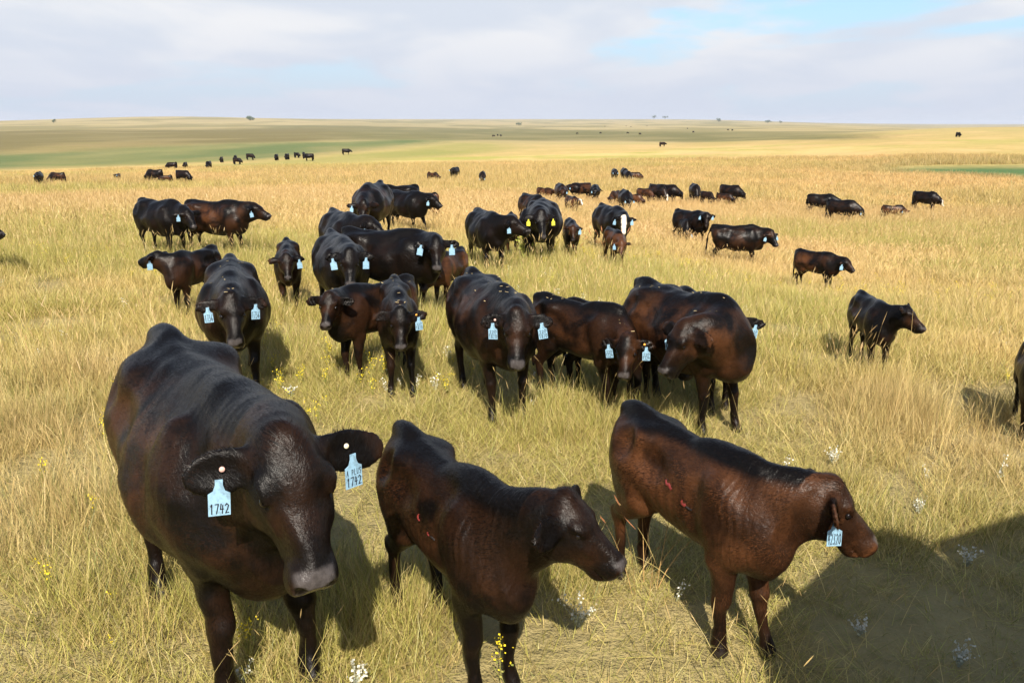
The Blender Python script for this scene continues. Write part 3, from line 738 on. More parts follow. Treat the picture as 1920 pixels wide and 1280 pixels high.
def cattle(kind, label, at, heading, s=1.0, neck=18, head=50, look='cam', turn=0, br=.45, tags='', texts=None, colr='blue', btn='', legs=None, tail=(0, 0),
           blaze=False, far=False, nyf=.72, hair=0, folds=0.0, droop=.12, tagdrop=0.0, nlen=None):
    if kind == 'calf': s = s * .82
    if nlen is None: nlen = .52 if kind == 'calf' else .60
    which, u, v = at
    K = KINDS[kind]; hd = R(heading)
    ax, ah = {'T': (-.79 * K['length'], 1.36), 'W': (.34 * K['length'], 1.345), 'B': (-.15, 1.315), 'F': (.44, 0.0), 'H': (-.64, 0.0), 'G': (0, 0)}[which]
    P = survey(u, v, ah * s)
    c = Vector((P.x - math.cos(hd) * ax * s, P.y - math.sin(hd) * ax * s, 0)); c.z = gz(c.x, c.y)
    dist = (c - cam.location).length
    if look == 'cam': az = math.atan2(-c.y - math.sin(hd) * s, -c.x - math.cos(hd) * s) + R(turn)
    elif look is None: az = hd + R(turn)
    else: az = R(look)
    rel = max(min(wrap(az - hd), R(150)), R(-150))
    ny = max(min(rel * nyf, R(115)), R(-115))
    vox = min(max(dist * .0019, .0125), .16)
    rs = random.Random(hash_str(label))
    lg = {k: (rs.uniform(-.07, .07), rs.uniform(-.02, .02)) for k in ('fl', 'fr', 'hl', 'hr')}
    lg.update(legs or {})
    me, inf = make_body(kind, s, vox, R(neck), ny, R(head), rel, lg, tail, droop, nlen, .45 + folds)
    me.materials.append(COAT_WHITE if blaze else COAT)
    name = kind
    if far:
        o = link_mesh(name, me); o.location = c; o.rotation_euler = (0, 0, hd); o.color = (br, folds, 0, 1)
        tag(o, label, kind, GROUPS[kind]); root = o
    else:
        root = empty(name, c, hd); tag(root, label, kind, GROUPS[kind])
        o = link_mesh('body', me, None, root); o.color = (br, folds, 0, 1)
    H0, HM, hs = inf['H0'], inf['HM'], inf['hs']
    hw = lambda x, y, z: Vector(H0 + (HM[0] * x + HM[1] * y + HM[2] * z) * hs)
    if dist < 26 and not far:
        for sg in (1, -1):
            e = link_mesh('eye', EYE_ME, EYE, root); e.location = hw(.185 * inf['fc'], sg * .098, -.014); e.scale = [hs] * 3
    if hair: coat_hair(root, o, inf, hair, 3)
    if hair and kind + str(round(dist)) in ('cow4', 'cow8', 'calf9', 'cow9', 'calf8', 'calf4'): chaff(root, o, 26 if kind == 'cow' else 12, hash_str(label))
    sz = 1.06 if kind != 'calf' else .95
    for i, ch in enumerate(tags):
        cc, ed, eu, en, th = inf['ears'][ch]
        pt = Vector(cc + ed * .0 - eu * .012 * hs + en * (th + .007)); pt.z -= tagdrop
        if colr not in TAG_ME:
            TAG_ME[colr] = tag_mesh(); TAG_ME[colr].materials.append(TAGM[colr])
        e = link_mesh('ear_tag', TAG_ME[colr], None, root)
        f = Vector(en); f.z = 0
        if abs(wrap(rel + hd - math.atan2(-c.y, -c.x))) > R(42): f = Vector((math.cos(math.atan2(-c.y, -c.x) - hd + R(14)), math.sin(math.atan2(-c.y, -c.x) - hd + R(14)), 0)); pt = Vector(cc + ed * .01 - eu * .045 * hs)
        if f.length < .3: f = Vector((math.cos(rel), math.sin(rel), 0))
        e.location = pt; e.rotation_euler = (R(rs.uniform(-12, 12)), 0, math.atan2(f.y, f.x) + R(rs.uniform(-8, 8)))
        e.scale = [sz * (.92 if dist > 14 else 1.0)] * 3
        if texts and dist < 16:
            link_mesh('tag_number', text_mesh(texts[min(i, len(texts) - 1)]), INK, e)
    for item in btn.split():
        ch, cl = item.split(':'); cc, ed, eu, en, th = inf['ears'][ch]
        if cl not in BTN_ME:
            m = uv_sphere('tag_button', .011, 12, 6, (1, 1, .3)); m.materials.append(TAGM[cl]); BTN_ME[cl] = m
        e = link_mesh('tag_button', BTN_ME[cl], None, root); e.location = Vector(cc - ed * .02 + eu * .015 * hs + en * (th * .55 + .003))
        e.rotation_euler = Vector(en).to_track_quat('Z', 'Y').to_euler()
    root['_'] = 0; del root['_']
    M = Matrix.Translation(c) @ Matrix.Rotation(hd, 4, 'Z')
    pj = lambda p: tuple(round(q) for q in project(M @ Vector(p))[:2])
    LOG.append((label[:38], round(dist, 1), len(me.vertices), 'T', pj((-.79 * K['length'] * s, 0, 1.36 * s)), 'W', pj((.34 * s, 0, 1.345 * s)), 'poll', pj(hw(0, 0, .05)), 'nose', pj(hw(.53, 0, -.07)), 'F', pj((.44 * s, 0, 0)), 'H', pj((-.64 * s, 0, 0))))
    return root, o, inf
def hash_str(t):
    r = 7
    for ch in t: r = (r * 131 + ord(ch)) % 1000003
    return r

# ------------------------------------------------------------------ the herd, near to far
cow_a, body_a, inf_a = cattle('cow', 'large black cow in the left foreground with two pale blue tags reading 1742', ('T', 300, 612), -54, 1.16, neck=22, head=51, look='cam', turn=13, br=.30, hair=90000,
    tags='rl', texts=[[('', .5), ('1742', .8)], [('A PLUS', .55), ('1742', .8)]], btn='l:cream r:pink', legs={'fl': (.02, .02), 'fr': (.06, 0), 'hr': (.04, -.02)}, droop=.18)
cow_b, body_b, inf_b = cattle('calf', 'dark brown calf in the middle foreground looking right, small red sores on its ribs', ('T', 755, 787), -58, 1.01, neck=31, head=39, look=-24, nlen=.58, br=0.32, folds=.8, hair=60000,
    tags='l', btn='l:orange', legs={'fl': (.0, 0), 'fr': (.03, 0), 'hl': (.10, 0), 'hr': (-.06, 0)})
cow_c, body_c, inf_c = cattle('calf', 'reddish brown calf in the right foreground with two raw red brand marks on its side', ('T', 1187, 750), -60, 1.02, neck=18, head=47, look=-6, nlen=.48, br=1.05, folds=1.0, hair=60000,
    tags='r', texts=[[('42320', 1)]], btn='r:white', legs={'fl': (.12, 0), 'fr': (-.04, 0)})
SPEC = [
 # second row
 ('cow', 'broad black cow facing the camera just behind the large cow tagged 1742', ('T', 431, 473), -72, .96, dict(neck=8, head=57, tags='rl', texts=[[('1736', 1)]], br=0.2, hair=25000)),
 ('calf', 'small dark calf facing the camera alone, a tag in one ear, left of the middle', ('T', 538, 445), -76, .90, dict(neck=14, head=55, tags='l', br=0.45)),
 ('cow', 'black cow facing the camera with a tag in each ear, head above the brown-headed calf', ('T', 618, 428), -68, .92, dict(neck=14, head=58, tags='rl', br=.05)),
 ('cow', 'long black cow standing side on behind two calves, face turned to the camera', ('T', 650, 422), -19, .93, dict(neck=16, head=56, tags='rl', br=.05)),
 ('cow', 'black cow looking right whose back shows above the pair of tagged black faces', ('T', 622, 388), -62, .92, dict(neck=14, head=35, look=-25, tags='r', br=.05)),
 ('calf', 'brown calf with its rump up beside the long black cow, head lowered', ('T', 866, 462), -112, .78, dict(neck=-20, head=45, look=-120, br=1.1)),
 ('calf', 'dark calf with a reddish forehead looking left beside the calf tagged 1810', ('T', 765, 517), -128, .93, dict(neck=24, head=46, look=-92, br=0.42, hair=14000)),
 ('calf', 'dark calf facing the camera with one blue tag reading 1810', ('T', 737, 515), -79, .97, dict(neck=12, head=60, tags='l', texts=[[('220', .5), ('1810', .8)]], br=0.32, btn='l:orange', hair=16000)),
 ('cow', 'brownish black cow in the centre facing the camera with blue tags reading 220 1810', ('T', 880, 497), -70, .95, dict(neck=10, head=60, turn=2, tags='rl', texts=[[('220', .6), ('1810', .8)]], br=0.32, btn='r:pink', hair=25000, legs={'fr': (.05, 0), 'fl': (.0, 0)})),
 ('calf', 'dark calf with lowered head and blue tags, right of the cow tagged 1810', ('T', 1012, 545), -42, .97, dict(neck=-7, head=57, look=-106, tags='rl', texts=[[('220', .6), ('1324', .8)]], br=0.34, btn='l:orange', hair=16000)),
 ('calf', 'black calf mostly hidden behind the calf with the lowered head', ('T', 1072, 556), -36, .90, dict(neck=-26, head=50, look=-50, br=0.2)),
 ('cow', 'big dark brown cow turning her head back against her chest, tag reading 1546', ('T', 1203, 515), -59, .95, dict(neck=2, head=56, look=-150, nyf=1.25, nlen=.70, tags='r', texts=[[('220', .5), ('1546', .8)]], br=0.5, hair=25000, legs={'fl': (.05, .04), 'fr': (.0, -.03)})),
 ('calf', 'calf hidden behind the cow turning her head, one ear with a blue tag showing', ('W', 1352, 570), -76, .98, dict(neck=22, head=50, look='cam', turn=10, tags='l', texts=[[('220', .5), ('1351', .8)]], br=.4)),
 ('calf', 'dark calf standing apart on the right, looking right with its ears up', ('T', 1614, 543), -94, .80, dict(neck=26, head=40, look=-38, tags='', br=0.3, btn='l:white', droop=-.35)),
 ('calf', 'brown calf walking right through tall grass, right of the long black cow', ('T', 1497, 466), -52, .80, dict(neck=6, head=40, look=-48, tags='r', br=0.65)),
 ('cow', 'long black cow with hanging tail in tall red seed heads, face turned to the camera', ('T', 1340, 415), -12, .85, dict(neck=4, head=52, look=-62, tags='rl', br=0.25, tail=(.12, 0))),
 ('cow', 'black cow with raised head facing the camera behind a grazing black calf', ('T', 1270, 389), -55, .92, dict(neck=20, head=58, tags='rl', br=.10)),
 ('calf', 'black calf grazing head down in front of the cow with raised head', ('B', 1283, 410), -88, .85, dict(neck=-50, head=75, tags='l', br=.10)),
 ('cow', 'black cow with a broad white blaze down her face', ('T', 1127, 380), -72, .92, dict(neck=4, head=58, tags='rl', br=.08, blaze=True)),
 ('calf', 'small red brown calf in front of the cow with the white blaze', ('T', 1140, 425), -78, .78, dict(neck=-8, head=55, tags='r', br=1.3)),
 ('bull', 'heavy black bull with yellow tags in both ears, green weed at its feet', ('T', 1020, 372), -97, .96, dict(neck=6, head=56, turn=10, tags='rl', colr='yellow', br=.06, droop=.3)),
 ('calf', 'slim brown calf facing the camera right beside the bull', ('T', 1068, 408), -89, .82, dict(neck=14, head=60, tags='l', br=0.7)),
 ('calf', 'brown calf peering out between the black cow looking right and the bull', ('W', 960, 404), -88, .85, dict(neck=22, head=55, tags='r', br=1.0)),
 ('cow', 'black cow looking right toward the bull, one blue tag in her ear', ('T', 893, 388), -70, .86, dict(neck=12, head=26, look=-22, tags='r', br=.05)),
 ('cow', 'black cow with lowered head directly behind the bull', ('T', 982, 361), -62, .84, dict(neck=-15, head=60, br=.5, tags='r', colr='white')),
 ('calf', 'brown calf with a white face patch left of the black cows behind the bull', ('B', 1020, 352), -40, .9, dict(neck=10, head=50, br=1.1, blaze=True, look=-40)),
 ('cow', 'dark cow behind the bull, nearest of the black cows in that bunch', ('T', 1048, 343), -84, 1.0, dict(neck=-10, head=60, br=.6, tags='l')),
 ('calf', 'red brown calf with a white face turned right behind the bull', ('T', 1064, 366), -70, .9, dict(neck=8, head=45, look=-48, br=1.2, blaze=True)),
 ('cow', 'black cow side on beside the cow with the raised tail', ('T', 1105, 342), -150, .95, dict(neck=5, head=45, look=-140, br=.4, tags='l')),
 ('cow', 'black cow swishing her tail out to the right, behind the bull', ('T', 1116, 344), -95, .95, dict(neck=-8, head=60, br=.05, tags='r', tail=(.3, .9))),
 ('cow', 'black cow facing the camera at the top left of the middle bunch', ('T', 714, 340), -96, 1.06, dict(neck=-8, head=62, br=.25, tags='r')),
 ('cow', 'black cow whose back shows behind the cow walking right', ('T', 780, 346), -150, .94, dict(neck=-30, head=50, look=None, br=.05)),
 ('cow', 'black cow walking right in the middle distance with her head up', ('T', 735, 355), -42, .86, dict(neck=10, head=38, look=-28, tags='r', br=.05, legs={'fl': (.22, 0), 'fr': (-.1, 0), 'hl': (-.12, 0), 'hr': (.12, 0)})),
 ('calf', 'light brown calf showing only its back behind the cow walking right', ('T', 818, 361), 160, .9, dict(neck=-30, head=50, look=None, br=1.6)),
 ('cow', 'black cow standing at the upper left, head turned right, tag in her ear', ('T', 265, 371), -34, .89, dict(neck=2, head=45, look=-45, tags='r', br=.05)),
 ('cow', 'brown black cow at the upper left looking right with her head level', ('T', 353, 374), -14, .86, dict(neck=12, head=30, look=-12, tags='r', br=0.5)),
 ('calf', 'dark calf facing left below the two cows at the upper left', ('T', 400, 458), -108, .84, dict(neck=30, head=16, look=168, nyf=.9, nlen=.48, tags='l', br=0.35)),
 ('calf', 'dark calf cut off by the right edge of the picture', ('T', 1946, 622), -117, .80, dict(neck=0, head=50, look=-70, br=.3)),
 ('cow', 'black cow whose nose pokes in at the left edge of the picture', ('T', -195, 395), -5, .9, dict(neck=4, head=30, look=-10, br=.2)),
]
FARSPEC = [   # middle distance and beyond: kind, label, anchor, heading, neck, brown, blaze, tags, scale
 ('cow', 'black cow with two bright tags grazing toward the camera amid brown calves', ('T', 1168, 354), -86, -22, .15, 0, 'rl', 1),
 ('calf', 'brown calf half hidden left of the grazing cow with bright tags', ('B', 1154, 358), -120, -30, .9, 0, '', .95),
 ('calf', 'red brown calf lying low right of the grazing cow with bright tags', ('B', 1187, 364), -20, -40, 1.2, 0, '', .85),
 ('calf', 'brown calf grazing between the tagged cow and the pair of black cows', ('B', 1208, 353), -50, -40, 1.1, 0, '', 1),
 ('cow', 'left cow of the grazing black pair with a white leg showing', ('B', 1232, 346), -60, -50, .2, 1, '', 1),
 ('cow', 'right cow of the grazing black pair, ear up in the grass', ('B', 1250, 346), -40, -30, .12, 0, '', 1),
 ('cow', 'black cow grazing with her head straight toward the camera beside a black calf', ('T', 1299, 343), -90, -52, .1, 0, '', 1),
 ('calf', 'black calf grazing between two black cows on the right of the middle', ('B', 1325, 359), -60, -45, .3, 0, '', .9),
 ('cow', 'black cow grazing to the right behind a low dark calf', ('T', 1354, 345), -45, -34, .2, 0, '', 1),
 ('calf', 'dark brown calf low in the grass before the cow grazing right', ('B', 1358, 362), -30, -40, .8, 0, '', .85),
 ('cow', 'black cow on the right standing behind another grazing cow, side on', ('B', 1540, 364), -25, -22, .08, 0, '', 1.02),
 ('cow', 'black grazing cow with two tags low in the grass on the right', ('B', 1578, 375), -38, -30, .12, 0, 'rl', 1.02),
 ('calf', 'brown calf grazing alone on the right between black cows', ('B', 1675, 385), -12, -14, 1.0, 0, 'r', .95),
 ('cow', 'black cow with a white face grazing farthest right', ('B', 1735, 359), -50, -32, .08, 1, '', .98),
 ('cow', 'left black cow of the far cluster above the middle, facing the camera', ('T', 1151, 315), -90, -8, .1, 0, 'rl', 1),
 ('cow', 'middle black cow of the far cluster above the middle', ('T', 1168, 314), -85, -15, .1, 0, 'r', 1.05),
 ('cow', 'black cow with its head low at the front of the far cluster', ('B', 1176, 320), -80, -40, .15, 0, 'l', .95),
 ('calf', 'brown calf at the right end of the far cluster', ('B', 1189, 323), -10, -30, .9, 0, '', 1),
 ('calf', 'small dark calf low in orange grass, left of a cow with spread ears', ('B', 811, 323), -30, -35, .8, 0, '', .95),
 ('cow', 'black cow with ears spread facing the camera above the middle left', ('T', 858, 312), -110, 4, .1, 0, 'r', 1),
 ('cow', 'dark cow seen straight on, right of the cow with spread ears', ('T', 905, 320), -90, -40, .35, 0, 'rl', .95),
 ('cow', 'black cow with its ears up at the far left in orange grass', ('T', 74, 321), -70, 2, .1, 0, 'r', 1.05),
 ('cow', 'brownish cow grazing behind the far left cow', ('B', 107, 323), 175, -45, .6, 0, '', .95),
 ('calf', 'calf with only its head and ears above the orange grass at left', ('W', 217, 325), -90, 5, .6, 0, 'l', .8),
 ('cow', 'black cow grazing left, left one of the far pair with a calf between', ('B', 290, 318), 170, -45, .2, 0, '', 1.05),
 ('calf', 'small calf between the far pair of grazing cows', ('B', 311, 328), 190, -40, .6, 0, '', .85),
 ('cow', 'black cow grazing, right one of the far pair with a calf between', ('B', 341, 319), -20, -50, .15, 0, '', 1),
 ('cow', 'tiny cow on the valley edge, leftmost of the far valley cattle', ('B', 322, 304), 180, -45, .2, 0, '', .9),
 ('calf', 'tiny calf in the valley right of the leftmost valley cow', ('B', 347, 304), -90, -45, .3, 0, '', 1.0),
 ('cow', 'tiny black cow alone in the valley above the grazing pair', ('B', 391, 302), -90, -45, .1, 0, '', .95),
 ('calf', 'tiny dark calf in the valley left of the three valley cows', ('B', 415, 294), -90, -45, .3, 0, '', 1.0),
 ('cow', 'tiny cow at the back of the valley group near two others', ('B', 441, 291), -80, -45, .2, 0, '', .9),
 ('cow', 'tiny cow grazing just below another cow in the valley', ('B', 444, 296), -10, -45, .2, 0, '', .9),
 ('cow', 'tiny cow grazing to the right in the valley, head at the ground', ('B', 468, 288), -5, -50, .2, 0, '', 1),
 ('cow', 'tiny dark cow seen from the end, first of the right valley row', ('B', 518, 289), -90, -45, .1, 0, '', .95),
 ('cow', 'tiny dark cow seen from the end, second of the right valley row', ('B', 538, 288), -100, -45, .1, 0, '', .95),
 ('cow', 'tiny black cow, third of the right valley row', ('B', 556, 286), -30, -45, .1, 0, '', .9),
 ('cow', 'tiny black cow just behind the long dark cow of the valley row', ('B', 569, 285), -70, -30, .1, 0, '', .9),
 ('cow', 'tiny long dark cow side on at the right end of the valley row', ('B', 580, 288), 180, -40, .1, 0, '', 1.1),
 ('cow', 'small black cow side on and alone at the golden rim right of the valley', ('B', 648, 279), 5, -15, .1, 0, '', 1.1),
 ('cow', 'dark cow alone on the right hand skyline slope', ('B', 1797, 248), -80, -45, .1, 0, '', .82),
 ('cow', 'dark shape of a cow lying on the crest above the middle', ('W', 1245, 266), 10, -20, .3, 0, '', .9),
]
FAR_DOTS = [(925, 253), (933, 253), (939, 254), (1020, 236.5), (1126, 249), (1134, 236), (1174, 235), (1183, 236.5), (1213, 235), (1177, 249), (1082, 250), (1200, 251), (1300, 247), (1365, 243), (1373, 243.5), (1289, 240)]
for kind, label, at, hd, s, kw in SPEC: cattle(kind, label, at, hd, s, **kw)
for kind, label, at, hd, nk, br, bz, tg, s in FARSPEC:
    cattle(kind, label, at, hd, s, neck=nk, head=50 if nk > -30 else 66, look='cam' if nk > -15 else None, br=br, blaze=bool(bz), tags=tg, far=not tg)
dots = [cattle('cow', 'dark speck of a cow far off on the prairie below the horizon', ('B', *FAR_DOTS[0]), -10, 1.0, neck=-40, head=60, look=None, br=.2, far=True)[1]]
dots[0]['group'] = 'far specks of cattle below the horizon'
for i, (u, v) in enumerate(FAR_DOTS[1:]):
    o = dots[0].copy(); COL.objects.link(o); p = survey(u, v + 2, 0); o.location = p; o.rotation_euler = (0, 0, random.uniform(0, 6.28))
print('herd', round(time.time() - T_START, 1))
for l in LOG: print('LOG', *l)

# ------------------------------------------------------------------ grass
def blades(n, rad, hmin, hmax, lean, width, seg=3, seed=0, seed_head=0.0, curl=.6, head_len=.09, head_w=.010):
    """a tuft: bent tapered blades, some ending in a seed head; returns V, F(tri), per-vertex (random, head flag)"""
    rg = random.Random(seed); V, F, A, Hd = [], [], [], []
    for _ in range(n):
        a = rg.uniform(0, 6.283); r = rad * math.sqrt(rg.random()); x, y = r * math.cos(a), r * math.sin(a)
        h = rg.uniform(hmin, hmax); az = rg.uniform(0, 6.283) if rg.random() < .6 else a
        ln = rg.uniform(.1, 1.0) * lean; w = width * rg.uniform(.7, 1.3); cr = curl * rg.uniform(.2, 1)
        dx, dy = math.cos(az), math.sin(az); fa = rg.uniform(0, 6.283); sx, sy = math.cos(fa), math.sin(fa)
        rn = rg.random(); k = len(V); px, pz = 0.0, 0.0; ang = ln
        for i in range(seg + 1):
            ww = w * (1 - (i / seg) ** 1.5 * .92) / 2
            cxx, cyy = x + dx * px, y + dy * px
            V.append((cxx - sx * ww, cyy - sy * ww, pz)); V.append((cxx + sx * ww, cyy + sy * ww, pz)); A += [rn, rn]; Hd += [0, 0]
            if i: q = k + 2 * i; F += [(q - 2, q - 1, q + 1), (q - 2, q + 1, q)]
            px += math.sin(ang) * h / seg; pz += max(math.cos(ang), -.1) * h / seg; ang = min(ang + cr / seg, 1.75)
        if rg.random() < seed_head:
            tx, ty, tz = V[-1]; hl = head_len * rg.uniform(.6, 1.3); hw = head_w * rg.uniform(.7, 1.3)
            ex, ez = math.sin(ang) * hl, math.cos(ang) * hl
            for rot in (0, 1.57):
                s2, c2 = math.cos(fa + rot), math.sin(fa + rot); k = len(V)
                for fr, wd in ((-.1, .2), (.3, 1), (.65, .8), (1, .1)):
                    mx, my, mz = tx + dx * ex * fr, ty + dy * ex * fr, tz + ez * fr
                    V.append((mx - s2 * hw * wd / 2, my - c2 * hw * wd / 2, mz)); V.append((mx + s2 * hw * wd / 2, my + c2 * hw * wd / 2, mz)); A += [rn, rn]; Hd += [1, 1]
                for i in range(1, 4): q = k + 2 * i; F += [(q - 2, q - 1, q + 1), (q - 2, q + 1, q)]
    return V, F, A, Hd
def tuft_material():
    t = NT('grass_blades')
    tint = t.attr('tint', 'INSTANCER', 'Color'); rn = t.attr('rnd'); hd = t.attr('head')
    var = t.attr('var', 'INSTANCER')
    straw = t.mix(rn, (.68, .53, .25), (.58, .40, .19))
    pick = t.ramp(t.math('ADD', rn, t.math('MULTIPLY', t.math('SUBTRACT', var, .5), .7)), .35, .55)
    c = t.mix(t.math('MULTIPLY', pick, .60), tint, straw)
    c = t.mix(t.math('MULTIPLY', t.ramp(rn, .74, .9), t.ramp(var, .3, .6)), c, t.mix(.7, tint, (.15, .20, .035)))
    c = t.mix(1.0, c, t.mix(t.ramp(t.math('FRACT', t.math('MULTIPLY', rn, 7.13)), .0, 1.0), (.70, .68, .62), (1.2, 1.2, 1.16)), 'MULTIPLY')
    c = t.mix(t.math('MULTIPLY', hd, .65), c, (.58, .40, .19))
    d = t.n('ShaderNodeBsdfDiffuse'); t.set(d.inputs['Color'], c)
    tr = t.n('ShaderNodeBsdfTranslucent'); t.set(tr.inputs['Color'], c)
    gl = t.n('ShaderNodeBsdfGlossy'); gl.inputs['Roughness'].default_value = .5; gl.inputs['Color'].default_value = (1, 1, 1, 1)
    m = t.n('ShaderNodeMixShader'); m.inputs[0].default_value = .22; t.set(m.inputs[1], d.outputs[0]); t.set(m.inputs[2], tr.outputs[0])
    m2 = t.n('ShaderNodeMixShader'); m2.inputs[0].default_value = .03; t.set(m2.inputs[1], m.outputs[0]); t.set(m2.inputs[2], gl.outputs[0])
    t.nt.links.new(m2.outputs[0], t.out.inputs['Surface'])
    return t.mat
GRASS = tuft_material()
def plain_mat(name, cols):
    t = NT(name); rn = t.attr('rnd'); hd = t.attr('head')
    c = t.mix(rn, cols[0], cols[1]); c = t.mix(hd, c, cols[2]); t.pbsdf(Base_Color=c, Roughness=.8, Specular_IOR_Level=.2); return t.mat
YELLOW_WEED = plain_mat('yellow_flower_weed', ((.20, .22, .05), (.28, .27, .07), (.80, .62, .03)))
WHITE_WEED = plain_mat('white_flower_weed', ((.34, .36, .26), (.40, .38, .24), (.78, .76, .68)))
SAGE = plain_mat('silver_sage', ((.30, .33, .24), (.42, .44, .35), (.58, .58, .50)))
GREENW = plain_mat('green_weed', ((.10, .16, .03), (.22, .27, .05), (.32, .34, .07)))
REDHEAD = plain_mat('red_seed_grass', ((.40, .26, .10), (.46, .28, .11), (.42, .19, .09)))
def proto(coll, data, mat, name):
    V, F, A, Hd = data
    me = np_mesh(name, V, F, False); set_attr(me, 'rnd', A); set_attr(me, 'head', Hd); me.materials.append(mat)
    o = bpy.data.objects.new(name, me); coll.objects.link(o); return o
def scatter(name, coll, pts, idx, rot, scl, tint, var, label):
    me = bpy.data.meshes.new(name); me.vertices.add(len(pts)); me.vertices.foreach_set('co', np.asarray(pts, np.float32).ravel())
    set_attr(me, 'pick', idx, 'INT'); set_attr(me, 'rot', rot, 'FLOAT_VECTOR'); set_attr(me, 'scl', scl, 'FLOAT_VECTOR'); set_attr(me, 'var', var)
    set_attr(me, 'tint', np.hstack([tint, np.ones((len(pts), 1))]), 'FLOAT_COLOR')
    o = link_mesh(name, me)
    ng = bpy.data.node_groups.new(name, 'GeometryNodeTree')
    ng.interface.new_socket('Geometry', in_out='INPUT', socket_type='NodeSocketGeometry'); ng.interface.new_socket('Geometry', in_out='OUTPUT', socket_type='NodeSocketGeometry')
    n = ng.nodes.new; l = ng.links.new
    gi, go, ip, ci = n('NodeGroupInput'), n('NodeGroupOutput'), n('GeometryNodeInstanceOnPoints'), n('GeometryNodeCollectionInfo')
    ci.inputs['Collection'].default_value = coll; ci.inputs['Separate Children'].default_value = True; ci.inputs['Reset Children'].default_value = True
    ip.inputs['Pick Instance'].default_value = True
    def na(nm, typ):
        q = n('GeometryNodeInputNamedAttribute'); q.data_type = typ; q.inputs['Name'].default_value = nm
        return [s for s in q.outputs if s.enabled and s.name == 'Attribute'][0]
    l(gi.outputs[0], ip.inputs['Points']); l(ci.outputs[0], ip.inputs['Instance']); l(na('pick', 'INT'), ip.inputs['Instance Index'])
    l(na('rot', 'FLOAT_VECTOR'), ip.inputs['Rotation']); l(na('scl', 'FLOAT_VECTOR'), ip.inputs['Scale']); l(ip.outputs[0], go.inputs[0])
    md = o.modifiers.new('scatter', 'NODES'); md.node_group = ng
    tag(o, label, 'grass', kind='stuff'); return o
rg = np.random.default_rng(5)
TALL_SPOTS = [(survey(1790, 830), 1.0, 2.3), (survey(1700, 780), .8, 1.9), (survey(60, 960), .7, 1.9), (survey(90, 830), .9, 1.8), (survey(200, 700), .9, 1.5), (survey(20, 1000), .5, 1.8)]
def zone(name, dmin, dmax, dens, protos, probs, label, smin=.8, smax=1.25, half=.80, keep=None, sizefn=True):
    coll = bpy.data.collections.new(name)
    for i, (dt, mt) in enumerate(protos): proto(coll, dt, mt, '%s_%02d' % (name, i))
    w = half * dmax + 1.2
    n = int(dens * 2 * w * (dmax - 0))
    x = rg.uniform(-w, w, n); y = rg.uniform(0, dmax, n); d = np.hypot(x, y)
    ok = (d > dmin) & (d < dmax) & (np.abs(x) < half * y + 1.2)
    x, y, d = x[ok], y[ok], d[ok]
    # clumpy
    cl = fbm(x * 1.3 + 9, y * 1.3, 3); ok = rg.random(len(x)) < np.clip((cl - .31) * 3.4, .14, 1); x, y, d = x[ok], y[ok], d[ok]
    if keep is not None: ok = keep(x, y, d); x, y, d = x[ok], y[ok], d[ok]
    col, hgt, g = veg(x, y)
    n = len(x)
    pr = np.tile(np.array(probs, float), (n, 1)); pr /= pr.sum(1, keepdims=True)
    idx = (rg.random((n, 1)) > np.cumsum(pr, 1)).sum(1)
    idx = np.clip(idx, 0, len(protos) - 1)
    rot = np.stack([rg.normal(0, .08, n), rg.normal(0, .08, n), rg.uniform(0, 6.283, n)], 1)
    s = rg.uniform(smin, smax, n)
    hz = s * (hgt if sizefn else 1)
    for P, rr, k in TALL_SPOTS: hz = hz * (1 + (k - 1) * np.exp(-((x - P.x) ** 2 + (y - P.y) ** 2) / rr ** 2))
    scl = np.stack([s, s, hz], 1)
    strw = np.zeros(n)
    for P, rr, k in TALL_SPOTS: strw = np.maximum(strw, np.exp(-((x - P.x) ** 2 + (y - P.y) ** 2) / (rr * 1.2) ** 2))
    col = col * (1 - .8 * strw)[:, None] + np.array([.62, .47, .22])[None] * (.8 * strw)[:, None]
    z = ground_z(x, y) - .01
    var = np.clip(fbm(x * .8 + 60, y * .8, 3) + rg.normal(0, .12, n), 0, 1)
    tint = col * rg.uniform(.82, 1.15, (n, 1))
    scatter(name, coll, np.stack([x, y, z], 1), idx, rot, scl, tint, var, label)
    return n
G = GRASS
near_p = [(blades(50, .13, .06, .16, 1.0, .0036, 3, 1), G), (blades(46, .14, .08, .22, .9, .0036, 3, 2), G), (blades(40, .12, .12, .30, .7, .0038, 4, 3), G), (blades(50, .2, .12, .30, 1.45, .0038, 4, 4, curl=.4), G),
          (blades(7, .12, .26, .50, .45, .0028, 4, 5, .8, .5, .06, .0045), G), (blades(54, .15, .05, .13, 1.25, .004, 2, 6), G)]
mid_p = [(blades(48, .18, .12, .32, .85, .0058, 3, 11), G), (blades(42, .2, .18, .44, .65, .0058, 3, 12), G), (blades(40, .22, .12, .30, 1.35, .0058, 3, 13), G), (blades(12, .18, .32, .58, .4, .005, 3, 14, .8, .5, .08, .008), G)]
far_p = [(blades(42, .32, .25, .48, .75, .0115, 2, 21), G), (blades(38, .34, .32, .58, .6, .0105, 2, 22), G), (blades(18, .3, .4, .7, .35, .011, 2, 23, .7, .5, .11, .016), G)]
vf_p = [(blades(26, .6, .30, .58, .6, .034, 2, 31), G), (blades(22, .6, .40, .68, .45, .034, 2, 32), G)]
straws = [(blades(5, .25, .25, .50, 1.2, .0034, 5, 41, .5, .9, .07, .006), G), (blades(6, .3, .2, .42, 1.5, .0034, 5, 42, 0, .5), G)]
